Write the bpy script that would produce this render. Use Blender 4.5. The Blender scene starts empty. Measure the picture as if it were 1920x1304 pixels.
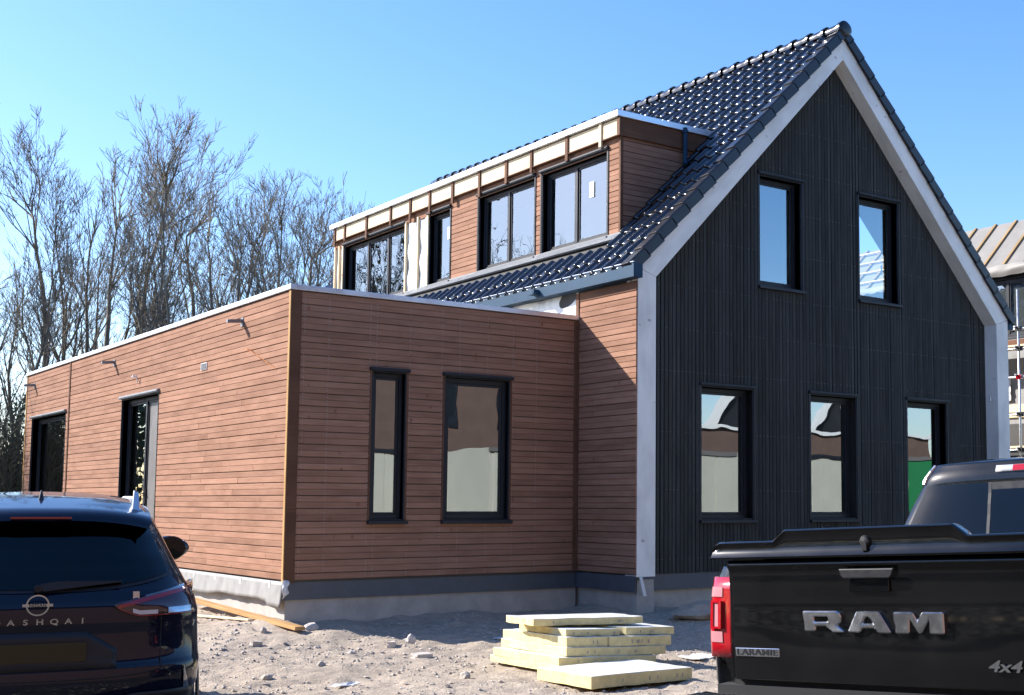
import bpy, bmesh, math, random
import numpy as np
from mathutils import Vector, Matrix, noise
random.seed(7)
R = random.Random(11)
S = bpy.context.scene
COL = S.collection
V = Vector
rad = math.radians
# ------------------------------------------------------------------ camera (eye level is z = 0)
cam = bpy.data.cameras.new('camera'); cobj = bpy.data.objects.new('camera', cam); COL.objects.link(cobj)
cr = V((0.79099832, -0.61180825, 0.00350906)); cu = V((-0.05788304, -0.06912397, 0.99592742)); cf = V((0.60907406, 0.78798004, 0.09009026))
CAM = V((-10.33424809, -13.64723858, 0.0))
cobj.matrix_world = Matrix(((cr.x, cu.x, -cf.x, CAM.x), (cr.y, cu.y, -cf.y, CAM.y), (cr.z, cu.z, -cf.z, CAM.z), (0, 0, 0, 1)))
cam.sensor_width = 36.0; cam.sensor_fit = 'HORIZONTAL'
cam.lens = 2412.436 / 1920 * 36
cam.shift_x = (960 - 1219.383) / 1920; cam.shift_y = (727.386 - 652) / 1920
cam.clip_start = 0.1; cam.clip_end = 3000
S.camera = cobj
# ------------------------------------------------------------------ sky, sun, exposure
TOSUN = V((-0.82, 1.0, 0.81)).normalized()
el = math.asin(TOSUN.z); az = math.atan2(TOSUN.x, TOSUN.y)
w = bpy.data.worlds.new('World'); S.world = w; w.use_nodes = True
nt = w.node_tree; nt.nodes.clear()
sky = nt.nodes.new('ShaderNodeTexSky'); sky.sky_type = 'NISHITA'; sky.sun_disc = False
sky.sun_elevation = el; sky.sun_rotation = az; sky.air_density = 1.0; sky.dust_density = 0.6; sky.ozone_density = 2.2
bg = nt.nodes.new('ShaderNodeBackground'); bg.inputs['Strength'].default_value = 0.112
out = nt.nodes.new('ShaderNodeOutputWorld')
hs = nt.nodes.new('ShaderNodeHueSaturation'); hs.inputs['Saturation'].default_value = 1.25
tint = nt.nodes.new('ShaderNodeMix'); tint.data_type = 'RGBA'; tint.blend_type = 'MULTIPLY'; tint.inputs[0].default_value = 1.0; tint.inputs[7].default_value = (1.16, 1.12, 1.24, 1)
nt.links.new(sky.outputs[0], hs.inputs['Color']); nt.links.new(hs.outputs[0], tint.inputs[6]); nt.links.new(tint.outputs[2], bg.inputs[0]); nt.links.new(bg.outputs[0], out.inputs[0])
sl = bpy.data.lights.new('sun', 'SUN'); sl.energy = 5.0; sl.angle = rad(0.55); sl.color = (1.0, 0.95, 0.88)
so = bpy.data.objects.new('sun', sl); COL.objects.link(so); so.rotation_euler = (-TOSUN).to_track_quat('-Z', 'Y').to_euler(); so.location = (-20, 20, 30)
S.view_settings.view_transform = 'Standard'; S.view_settings.look = 'None'
S.view_settings.exposure = 1.08; S.view_settings.gamma = 1.0; S.view_settings.use_curve_mapping = False
S.render.resolution_x = 1024; S.render.resolution_y = 695

# ------------------------------------------------------------------ materials
MATS = {}
def nodes(name):
    m = bpy.data.materials.new(name); m.use_nodes = True
    return m, m.node_tree, m.node_tree.nodes['Principled BSDF']
def mapping(nt, scale, rnd=True, coord='Object'):
    tc = nt.nodes.new('ShaderNodeTexCoord'); mp = nt.nodes.new('ShaderNodeMapping'); mp.inputs['Scale'].default_value = scale
    src = tc.outputs[coord]
    if rnd:
        oi = nt.nodes.new('ShaderNodeObjectInfo'); mul = nt.nodes.new('ShaderNodeMath'); mul.operation = 'MULTIPLY'; mul.inputs[1].default_value = 173.0
        nt.links.new(oi.outputs['Random'], mul.inputs[0])
        add = nt.nodes.new('ShaderNodeVectorMath'); add.operation = 'ADD'
        nt.links.new(src, add.inputs[0]); nt.links.new(mul.outputs[0], add.inputs[1]); src = add.outputs[0]
    nt.links.new(src, mp.inputs[0]); return mp.outputs[0]
def ramp(nt, fac, stops):
    r = nt.nodes.new('ShaderNodeValToRGB'); e = r.color_ramp.elements
    while len(e) < len(stops): e.new(0.5)
    for i, (p, c) in enumerate(stops):
        e[i].position = p; e[i].color = (*c, 1) if len(c) == 3 else c
    nt.links.new(fac, r.inputs[0]); return r.outputs[0]
def noise_n(nt, vec, scale, detail=4, rough=.55):
    n = nt.nodes.new('ShaderNodeTexNoise'); n.inputs['Scale'].default_value = scale; n.inputs['Detail'].default_value = detail; n.inputs['Roughness'].default_value = rough
    nt.links.new(vec, n.inputs['Vector']); return n.outputs['Fac']
def mix(nt, a, b, fac, mode='MIX'):
    m = nt.nodes.new('ShaderNodeMix'); m.data_type = 'RGBA'; m.blend_type = mode
    for s, v in ((m.inputs[6], a), (m.inputs[7], b)):
        if isinstance(v, tuple): s.default_value = (*v, 1)
        else: nt.links.new(v, s)
    if isinstance(fac, float): m.inputs[0].default_value = fac
    else: nt.links.new(fac, m.inputs[0])
    return m.outputs[2]
def bump(nt, bsdf, h, strength=.3, dist=.01):
    b = nt.nodes.new('ShaderNodeBump'); b.inputs['Strength'].default_value = strength; b.inputs['Distance'].default_value = dist
    nt.links.new(h, b.inputs['Height']); nt.links.new(b.outputs[0], bsdf.inputs['Normal'])
def wood(name, c1, c2, knot, rough=.7, var=.35, knots=True, grain=(1.2, 30, 30), spec=.06):
    m, t, b = nodes(name)
    v = mapping(t, grain); n = noise_n(t, v, 2.0, 6, .6)
    col = ramp(t, n, [(.3, c1), (.7, c2)])
    v2 = mapping(t, (.9, 2, 2)); n2 = noise_n(t, v2, 1.5, 3)
    col = mix(t, col, tuple(x * .72 for x in c1), ramp(t, n2, [(.42, (0, 0, 0)), (.75, (.8, .8, .8))]))
    oi = t.nodes.new('ShaderNodeObjectInfo')
    hs = t.nodes.new('ShaderNodeHueSaturation')
    mr = t.nodes.new('ShaderNodeMapRange'); mr.inputs[3].default_value = 1 - var * .5; mr.inputs[4].default_value = 1 + var * .5
    t.links.new(oi.outputs['Random'], mr.inputs[0]); t.links.new(mr.outputs[0], hs.inputs['Value']); t.links.new(col, hs.inputs['Color']); col = hs.outputs[0]
    if knots:
        vk = mapping(t, (5.0, 3.2, 3.2)); vo = t.nodes.new('ShaderNodeTexVoronoi'); vo.inputs['Scale'].default_value = 1.0; t.links.new(vk, vo.inputs['Vector'])
        kf = ramp(t, vo.outputs['Distance'], [(.05, (.85, .85, .85)), (.13, (0, 0, 0))])
        col = mix(t, col, knot, kf)
    t.links.new(col, b.inputs['Base Color']); b.inputs['Roughness'].default_value = rough; b.inputs['Specular IOR Level'].default_value = spec
    bump(t, b, n, .25, .004)
    return m
def plain(name, col, rough=.5, metal=0., coat=0., spec=.5, noisy=0., nscale=6., bmp=0.):
    m, t, b = nodes(name)
    b.inputs['Roughness'].default_value = rough; b.inputs['Metallic'].default_value = metal; b.inputs['Coat Weight'].default_value = coat
    b.inputs['Coat Roughness'].default_value = .04; b.inputs['Specular IOR Level'].default_value = spec
    if noisy:
        v = mapping(t, (1, 1, 1), False); n = noise_n(t, v, nscale, 6, .6)
        c = ramp(t, n, [(.3, tuple(x * (1 - noisy) for x in col)), (.7, tuple(min(1, x * (1 + noisy)) for x in col))])
        t.links.new(c, b.inputs['Base Color'])
        r = ramp(t, n, [(.3, (max(0, rough - .08),) * 3), (.7, (min(1, rough + .12),) * 3)]); t.links.new(r, b.inputs['Roughness'])
        if bmp: bump(t, b, n, bmp, .01)
    else: b.inputs['Base Color'].default_value = (*col, 1)
    return m
def glass(name, tint=(.93, .97, .96), refl=.33, wob=.02, wscale=2.0, trans=1.0, rough=0.0):
    m, t, b = nodes(name); t.nodes.remove(b)
    o = t.nodes['Material Output']
    fr = t.nodes.new('ShaderNodeFresnel'); fr.inputs['IOR'].default_value = 1.5
    mr = t.nodes.new('ShaderNodeMapRange'); mr.inputs[1].default_value = 0.04; mr.inputs[2].default_value = 1.; mr.inputs[3].default_value = refl; mr.inputs[4].default_value = 1.
    t.links.new(fr.outputs[0], mr.inputs[0])
    g = t.nodes.new('ShaderNodeBsdfGlossy'); g.inputs['Roughness'].default_value = rough; g.inputs['Color'].default_value = (.88, .97, 1, 1)
    tr = t.nodes.new('ShaderNodeBsdfTransparent'); tr.inputs['Color'].default_value = (*[x * trans for x in tint], 1)
    ge = t.nodes.new('ShaderNodeNewGeometry'); inv = t.nodes.new('ShaderNodeMath'); inv.operation = 'SUBTRACT'; inv.inputs[0].default_value = 1.0; t.links.new(ge.outputs['Backfacing'], inv.inputs[1])
    fm_ = t.nodes.new('ShaderNodeMath'); fm_.operation = 'MULTIPLY'; t.links.new(mr.outputs[0], fm_.inputs[0]); t.links.new(inv.outputs[0], fm_.inputs[1])   # no total internal reflection inside the thin pane
    mx = t.nodes.new('ShaderNodeMixShader'); t.links.new(fm_.outputs[0], mx.inputs[0]); t.links.new(tr.outputs[0], mx.inputs[1]); t.links.new(g.outputs[0], mx.inputs[2])
    v = mapping(t, (1, 1, 1.3)); n = noise_n(t, v, wscale, 1, .4)
    bp = t.nodes.new('ShaderNodeBump'); bp.inputs['Strength'].default_value = 1.; bp.inputs['Distance'].default_value = wob
    t.links.new(n, bp.inputs['Height']); t.links.new(bp.outputs[0], g.inputs['Normal'])
    t.links.new(mx.outputs[0], o.inputs[0]); return m

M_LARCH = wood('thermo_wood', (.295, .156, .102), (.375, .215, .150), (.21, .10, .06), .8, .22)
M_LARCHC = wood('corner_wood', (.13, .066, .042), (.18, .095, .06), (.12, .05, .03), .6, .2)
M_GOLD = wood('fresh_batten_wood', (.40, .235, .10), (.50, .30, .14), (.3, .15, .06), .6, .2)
M_PINE = wood('pale_pine', (.78, .62, .40), (.86, .72, .50), (.5, .3, .14), .55, .12)
M_BLACKB = wood('black_stained_wood', (.054, .057, .056), (.072, .076, .074), (.03, .03, .03), .6, .3, False)
M_WHITEW = wood('white_stained_wood', (.88, .85, .80), (.93, .91, .87), (.42, .36, .33), .5, .06, True, (1.2, 20, 20))
M_ALU = plain('aluminium_trim', (.72, .74, .78), .32, .75, noisy=.08, nscale=3)
M_FRAME = plain('anthracite_frame', (.016, .019, .026), .45, 0, .0, .3, noisy=.12, nscale=4)
M_GUTTER = plain('slate_blue_aluminium', (.016, .052, .098), .5, .0, .0, .2, noisy=.08, nscale=2)
M_ZINC = plain('zinc_sheet', (.20, .215, .235), .5, .3, noisy=.15, nscale=5, bmp=.1)
M_LEAD = plain('dull_lead', (.12, .13, .145), .6, noisy=.2, nscale=6)
M_TILE = plain('glazed_black_tile', (.007, .0075, .011), .16, 0, .5, .5, noisy=.25, nscale=9)
M_TILEM = plain('black_verge_tile', (.009, .010, .016), .35, 0, .12, .4, noisy=.3, nscale=8)
M_CONC = plain('concrete', (.40, .37, .335), .85, noisy=.2, nscale=3.5, bmp=.25)
M_MEMB_SHADE = plain('shade_toned_membrane', (.075, .085, .105), .5, noisy=.18, nscale=5, bmp=.2)  # membrane copy with the shade of its walls put into the colour
M_MEMBL = plain('grey_membrane', (.25, .245, .235), .6, noisy=.16, nscale=5, bmp=.3)  # same membrane toned lighter for the sunlit wall; also on the neighbour wall
M_FOIL = plain('silver_foil_insulation', (.62, .63, .62), .45, .35, noisy=.2, nscale=9, bmp=1.0)
M_INT = plain('grey_interior_plaster', (.22, .21, .20), .9, noisy=.15, nscale=2)
M_INTD = plain('dark_interior', (.07, .068, .065), .9, noisy=.2, nscale=2)
M_DOOR = plain('grey_brown_door_panel', (.16, .15, .145), .4, noisy=.1, nscale=3)
M_GLASS = glass('window_glass', refl=.30, wob=.0010, wscale=2.2)
M_GLASSW = glass('wavy_window_glass', refl=.25, wob=.0028, wscale=2.0)
M_NAIL = plain('steel_nail', (.45, .43, .42), .4, .6)
M_FOAM = plain('yellow_foam_edge', (.70, .59, .30), .8, noisy=.16, nscale=14, bmp=.3)
M_FOAMT = plain('white_foam_facing', (.66, .66, .62), .5, noisy=.2, nscale=5, bmp=.2)
M_STONE = plain('grey_stone', (.42, .37, .32), .9, noisy=.3, nscale=18, bmp=.5)
M_STONEP = plain('pale_rubble', (.55, .49, .44), .9, noisy=.2, nscale=14, bmp=.5)
M_WPL = plain('white_plastic_scrap', (.7, .7, .7), .4, noisy=.1, nscale=9, bmp=.5)
M_GREEN = plain('green_plastic_scrap', (.12, .45, .28), .4)
M_CABLE = plain('orange_cable', (.6, .22, .06), .5)
M_WHITE = plain('white_paint', (.78, .78, .77), .4)
M_RUB = plain('black_rubber', (.018, .018, .019), .75, noisy=.2, nscale=20)
M_BLKP = plain('black_plastic', (.016, .016, .018), .45, noisy=.15, nscale=30)
M_CHROME = plain('chrome', (.72, .73, .76), .12, 1.0)
M_BADGE = plain('brushed_badge_metal', (.58, .58, .60), .2, 1.0, noisy=.25, nscale=7)
M_RIM = plain('alloy_rim', (.4, .4, .42), .25, 1.0)
M_CARG = glass('tinted_car_glass', (.35, .42, .42), refl=.07, wob=.0, trans=.8)
M_CARGD = glass('dark_car_glass', (.10, .12, .13), refl=.035, wob=.0, trans=.6)
M_SEAT = plain('dark_upholstery', (.03, .03, .032), .85)
M_LENSW = plain('clear_lamp_lens', (.62, .62, .64), .12, .3, 1.0)
M_LENSD = plain('smoked_lamp_lens', (.05, .012, .016), .08, 0, 1.0)
M_LENSR = plain('red_lamp_lens', (.38, .006, .012), .12, 0, 1.0)
M_LENSP = plain('pink_lamp_lens', (.50, .22, .24), .15, 0, 1.0)
M_LENSDR = plain('deep_red_lamp_lens', (.34, .010, .018), .10, 0, 1.0)
M_PLATE = plain('dull_yellow_plate', (.05, .034, .006), .5)
M_TRUCK = plain('black_truck_paint', (.003, .003, .0035), .3, .0, 1.0, .1, noisy=.5, nscale=2.2)
M_CREAM = plain('cream_container_steel', (.50, .49, .42), .5, noisy=.06, nscale=1.5)
M_GREENC = plain('green_container_steel', (.02, .21, .07), .5)
M_ROOFM = plain('grey_roof_membrane', (.22, .205, .185), .6, noisy=.12, nscale=1.5, bmp=.5)
M_BRICKF = plain('far_red_brown_cladding', (.13, .082, .066), .8, noisy=.15, nscale=3)
M_STEEL = plain('galvanised_steel', (.55, .56, .57), .35, .8, noisy=.12, nscale=12)
def carpaint():
    m, t, b = nodes('midnight_blue_paint')
    b.inputs['Base Color'].default_value = (.008, .012, .038, 1); b.inputs['Metallic'].default_value = .0; b.inputs['Roughness'].default_value = .3; b.inputs['Specular IOR Level'].default_value = .05
    b.inputs['Coat Weight'].default_value = .8; b.inputs['Coat Roughness'].default_value = .03; b.inputs['Coat IOR'].default_value = 1.55
    v = mapping(t, (1, 1, 1), False); n = noise_n(t, v, 3, 4); c = ramp(t, n, [(.3, (.003, .0045, .016)), (.7, (.005, .007, .023))]); t.links.new(c, b.inputs['Base Color'])
    return m
M_CAR = carpaint()
def barkm():
    m, t, b = nodes('tree_bark'); v = mapping(t, (1, 1, .4), False); n = noise_n(t, v, 5, 5)
    c = ramp(t, n, [(.3, (.12, .10, .075)), (.6, (.21, .18, .14)), (.8, (.24, .23, .16))]); t.links.new(c, b.inputs['Base Color']); b.inputs['Roughness'].default_value = .9; return m
M_BARK = barkm()
def groundm():
    m, t, b = nodes('site_ground')
    v = mapping(t, (1, 1, 1), False)
    n1 = noise_n(t, v, .55, 6, .6); n2 = noise_n(t, v, 9, 8, .7); n3 = noise_n(t, v, 45, 4, .7)
    c = ramp(t, n1, [(.3, (.40, .325, .245)), (.5, (.485, .40, .305)), (.72, (.58, .485, .385))])
    c = mix(t, c, ramp(t, n2, [(.35, (.24, .19, .145)), (.55, (.47, .385, .295)), (.8, (.62, .535, .435))]), .55)
    c = mix(t, c, ramp(t, n3, [(.3, (.18, .145, .12)), (.7, (.55, .47, .40))]), .3)
    # grass well away from the building site
    sp = t.nodes.new('ShaderNodeSeparateXYZ'); tc = t.nodes.new('ShaderNodeTexCoord'); t.links.new(tc.outputs['Object'], sp.inputs[0])
    n4 = noise_n(t, v, .25, 3)
    a = t.nodes.new('ShaderNodeMath'); a.operation = 'MULTIPLY_ADD'; a.inputs[1].default_value = 6.; t.links.new(n4, a.inputs[0]); t.links.new(sp.outputs['Y'], a.inputs[2])
    g = ramp(t, a.outputs[0], [(0., (0, 0, 0)), (1., (0, 0, 0))])
    mr = t.nodes.new('ShaderNodeMapRange'); mr.inputs[1].default_value = 15.; mr.inputs[2].default_value = 17.; t.links.new(a.outputs[0], mr.inputs[0])
    gc = ramp(t, n2, [(.3, (.04, .07, .015)), (.7, (.12, .17, .04))])
    c = mix(t, c, gc, mr.outputs[0])
    # dark ground added out of view around the sandy plot to cut bounce light
    def edge(sock, lo, hi):
        m_ = t.nodes.new('ShaderNodeMapRange'); m_.inputs[1].default_value = lo; m_.inputs[2].default_value = hi; t.links.new(sock, m_.inputs[0]); return m_.outputs[0]
    def mth(op, a_, b_=None):
        m_ = t.nodes.new('ShaderNodeMath'); m_.operation = op
        for i_, q_ in enumerate((a_, b_)):
            if q_ is None: continue
            if isinstance(q_, float): m_.inputs[i_].default_value = q_
            else: t.links.new(q_, m_.inputs[i_])
        return m_.outputs[0]
    ns = mth('MULTIPLY', n4, 1.0)
    yy_ = mth('ADD', sp.outputs['Y'], ns); xx_ = mth('ADD', sp.outputs['X'], ns)
    near_dark = edge(yy_, -4.9, -5.4); far_l = edge(xx_, -6.6, -7.3); far_r = edge(xx_, 3.4, 4.2)
    c = mix(t, c, ramp(t, n2, [(.3, (.055, .055, .05)), (.7, (.09, .085, .078))]), mth('MAXIMUM', mth('MAXIMUM', near_dark, far_l), far_r))
    t.links.new(c, b.inputs['Base Color']); b.inputs['Roughness'].default_value = .95; b.inputs['Specular IOR Level'].default_value = .2
    h = t.nodes.new('ShaderNodeMath'); h.operation = 'ADD'; t.links.new(n2, h.inputs[0]); t.links.new(n3, h.inputs[1])
    bump(t, b, h.outputs[0], .9, .022)
    return m
M_GROUND = groundm()

# ------------------------------------------------------------------ mesh helpers
class MB:
    def __init__(s): s.v = []; s.f = []
    def q(s, *pts):
        i = len(s.v); s.v += [tuple(p) for p in pts]; s.f.append(tuple(range(i, i + len(pts)))); return s
    def box(s, x0, x1, y0, y1, z0, z1):
        return s.hexa([(x0, y0, z0), (x1, y0, z0), (x1, y1, z0), (x0, y1, z0), (x0, y0, z1), (x1, y0, z1), (x1, y1, z1), (x0, y1, z1)])
    def hexa(s, p):
        i = len(s.v); s.v += [tuple(a) for a in p]
        s.f += [tuple(i + k for k in a) for a in ((0, 3, 2, 1), (4, 5, 6, 7), (0, 1, 5, 4), (1, 2, 6, 5), (2, 3, 7, 6), (3, 0, 4, 7))]; return s
    def obox(s, o, a, b, c):
        o, a, b, c = V(o), V(a), V(b), V(c)
        if a.cross(b).dot(c) < 0: a, b = b, a
        return s.hexa([o, o + a, o + a + b, o + b, o + c, o + a + c, o + a + b + c, o + b + c])
    def prism(s, poly, ext):
        ext = V(ext); n = len(poly); i = len(s.v); P = [V(p) for p in poly]
        nn = sum((P[k].cross(P[(k + 1) % n]) for k in range(n)), V((0, 0, 0)))
        if nn.dot(ext) > 0: P = P[::-1]
        s.v += [tuple(p) for p in P] + [tuple(p + ext) for p in P]
        s.f.append(tuple(range(i, i + n))); s.f.append(tuple(i + n + k for k in reversed(range(n))))
        for k in range(n): k2 = (k + 1) % n; s.f.append((i + k2, i + k, i + n + k, i + n + k2))
        return s
    def tube(s, p0, p1, r0, r1=None, n=8, caps=True):
        p0, p1 = V(p0), V(p1); r1 = r0 if r1 is None else r1
        d = (p1 - p0).normalized(); a = d.orthogonal().normalized(); b = d.cross(a); i = len(s.v)
        for p, r in ((p0, r0), (p1, r1)):
            for k in range(n):
                t = 2 * math.pi * k / n; s.v.append(tuple(p + (a * math.cos(t) + b * math.sin(t)) * r))
        for k in range(n): k2 = (k + 1) % n; s.f.append((i + k, i + k2, i + n + k2, i + n + k))
        if caps: s.f.append(tuple(i + k for k in reversed(range(n)))); s.f.append(tuple(i + n + k for k in range(n)))
        return s
    def path(s, pts, r, n=6):
        for a, b in zip(pts[:-1], pts[1:]): s.tube(a, b, r, r, n)
        return s
    def grid(s, fn, us, vs, flip=False):
        i = len(s.v); nu, nv = len(us), len(vs)
        for u in us:
            for v in vs: s.v.append(tuple(fn(u, v)))
        for a in range(nu - 1):
            for b in range(nv - 1):
                f = (i + a * nv + b, i + (a + 1) * nv + b, i + (a + 1) * nv + b + 1, i + a * nv + b + 1)
                s.f.append(f[::-1] if flip else f)
        return s
    def lathe(s, c, axis, prof, n=24):
        c = V(c); d = V(axis).normalized(); a = d.orthogonal().normalized(); b = d.cross(a); i = len(s.v); m = len(prof)
        for k in range(n):
            t = 2 * math.pi * k / n; e = a * math.cos(t) + b * math.sin(t)
            for (r, z) in prof: s.v.append(tuple(c + e * r + d * z))
        for k in range(n):
            k2 = (k + 1) % n
            for j in range(m - 1): s.f.append((i + k * m + j, i + k2 * m + j, i + k2 * m + j + 1, i + k * m + j + 1))
        return s
    def mesh(s, name, mat, off=V((0, 0, 0)), smooth=False):
        me = bpy.data.meshes.new(name)
        vv = [(a - off.x, b - off.y, c - off.z) for a, b, c in s.v] if off.length > 0 else s.v
        me.from_pydata(vv, [], s.f); me.update()
        if mat: me.materials.append(mat)
        if smooth: me.polygons.foreach_set('use_smooth', [True] * len(me.polygons))
        return me
BASE = {}
def part(name, mb, mat, parent=None, smooth=False, bevel=0, label=None, kind=None, weighted=False, angle=None):
    off = BASE.get(parent.name, V((0, 0, 0))) if parent else V((0, 0, 0))
    me = mb.mesh(name, mat, off, smooth) if isinstance(mb, MB) else mb
    o = bpy.data.objects.new(name, me); COL.objects.link(o)
    if parent: o.parent = parent; BASE[o.name] = off
    if bevel:
        b = o.modifiers.new('b', 'BEVEL'); b.width = bevel; b.segments = 2; b.limit_method = 'ANGLE'; b.angle_limit = rad(40)
    if label: o['label'] = label
    if kind: o['kind'] = kind
    if angle is not None:
        me.polygons.foreach_set('use_smooth', [True] * len(me.polygons))
        try: me.set_sharp_from_angle(angle=rad(angle))
        except Exception: pass
    return o
def thing(name, label, cat, loc=(0, 0, 0), group=None, world=True):
    o = bpy.data.objects.new(name, None); COL.objects.link(o); o.location = loc; o.empty_display_size = .2
    o['label'] = label; o['category'] = cat
    if group: o['group'] = group
    BASE[o.name] = V(loc) if world else V((0, 0, 0)); return o
def tag(o, label, cat, group=None):
    o['label'] = label; o['category'] = cat
    if group: o['group'] = group
    return o
def single(name, mb, mat, label, cat, loc, group=None, **k):      # one-mesh thing with its origin at loc
    loc = V(loc); me = mb.mesh(name, mat, loc, k.pop('smooth', False))
    o = bpy.data.objects.new(name, me); COL.objects.link(o); o.location = loc
    bv = k.pop('bevel', 0)
    if bv:
        b = o.modifiers.new('b', 'BEVEL'); b.width = bv; b.segments = 2; b.limit_method = 'ANGLE'
    return tag(o, label, cat, group)
def piece(name, me, parent, mat4):
    o = bpy.data.objects.new(name, me); COL.objects.link(o); o.parent = parent
    off = BASE[parent.name]
    o.matrix_basis = Matrix.Translation(-off) @ mat4; BASE[o.name] = off; return o
BC = {}
def board_mesh(L, wd, th, mat, ch=.005):
    key = (round(L, 2), round(wd, 3), round(th, 3), mat.name)
    if key in BC: return BC[key]
    h, a = L / 2, wd / 2
    prof = [(-a, -th), (a, -th), (a, -ch), (a - ch, 0), (-a + ch, 0), (-a, -ch)]
    mb = MB(); mb.prism([(-h, y, z) for y, z in prof], (2 * h, 0, 0)); me = mb.mesh('board', mat); BC[key] = me; return me
def board(parent, p0, p1, n, wd, th, mat, name='cladding_board'):
    p0, p1, n = V(p0), V(p1), V(n).normalized(); x = (p1 - p0); L = x.length; x.normalize(); y = n.cross(x)
    M = Matrix(((x.x, y.x, n.x, 0), (x.y, y.y, n.y, 0), (x.z, y.z, n.z, 0), (0, 0, 0, 1))); M.translation = (p0 + p1) / 2
    return piece(name, board_mesh(L, wd, th, mat), parent, M)
def h_boards(parent, O, U, N, u0, u1, z0, z1, pitch, holes, mat, th=.022, maxlen=99, clip=None):
    O, U, N = V(O), V(U), V(N); n = int(round((z1 - z0) / pitch)); pitch = (z1 - z0) / n; c = 0
    for i in range(n):
        zc = z0 + (i + .5) * pitch + (.0016 if i % 2 else -.0016); a0, a1 = u0, u1
        if clip: a0, a1 = clip(zc, a0, a1)
        if a1 - a0 < .05: continue
        iv = [(a0, a1)]
        for (h0, h1, k0, k1) in holes:
            if k0 < zc < k1:
                nv = []
                for (a, b) in iv:
                    if h1 <= a or h0 >= b: nv.append((a, b)); continue
                    if h0 > a + .02: nv.append((a, h0))
                    if h1 < b - .02: nv.append((h1, b))
                iv = nv
        for (a, b) in iv:
            cuts = [a]
            if b - a > maxlen:
                cuts.append(a + (b - a) * R.uniform(.3, .7))
            cuts.append(b)
            for s0, s1 in zip(cuts[:-1], cuts[1:]):
                j = R.uniform(-.0015, .0015)
                base = O + V((0, 0, zc)) + N * j
                board(parent, base + U * (s0 + .002), base + U * (s1 - .002), N, pitch - .0048, th, mat); c += 1
    return c
def wall_cells(mb, O, U, N, u0, u1, z0, z1, n0, n1, holes, top=None):
    """solid wall between n0 and n1 (along N) with rectangular openings"""
    O, U, N = V(O), V(U), V(N)
    us = sorted(set([u0, u1] + [h for x in holes for h in x[:2] if u0 < h < u1]))
    if top: us = sorted(set(us + [u for u in top[0] if u0 < u < u1]))
    for a, b in zip(us[:-1], us[1:]):
        zs = sorted(set([z0, z1] + [h for x in holes if x[0] < (a + b) / 2 < x[1] for h in x[2:] if z0 < h < z1]))
        for k, (c, d) in enumerate(zip(zs[:-1], zs[1:])):
            if any(x[0] < (a + b) / 2 < x[1] and x[2] < (c + d) / 2 < x[3] for x in holes): continue
            da, db = d, d
            if top and k == len(zs) - 2: da, db = top[1](a), top[1](b)
            P = lambda u, z, n: O + U * u + V((0, 0, z)) + N * n
            lo = [P(a, c, n1), P(b, c, n1), P(b, c, n0), P(a, c, n0)]; hi = [P(a, da, n1), P(b, db, n1), P(b, db, n0), P(a, da, n0)]
            pts = lo + hi
            if (V(pts[1]) - pts[0]).cross(V(pts[3]) - pts[0]).z < 0: pts = [pts[0], pts[3], pts[2], pts[1], pts[4], pts[7], pts[6], pts[5]]
            mb.hexa(pts)
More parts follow.
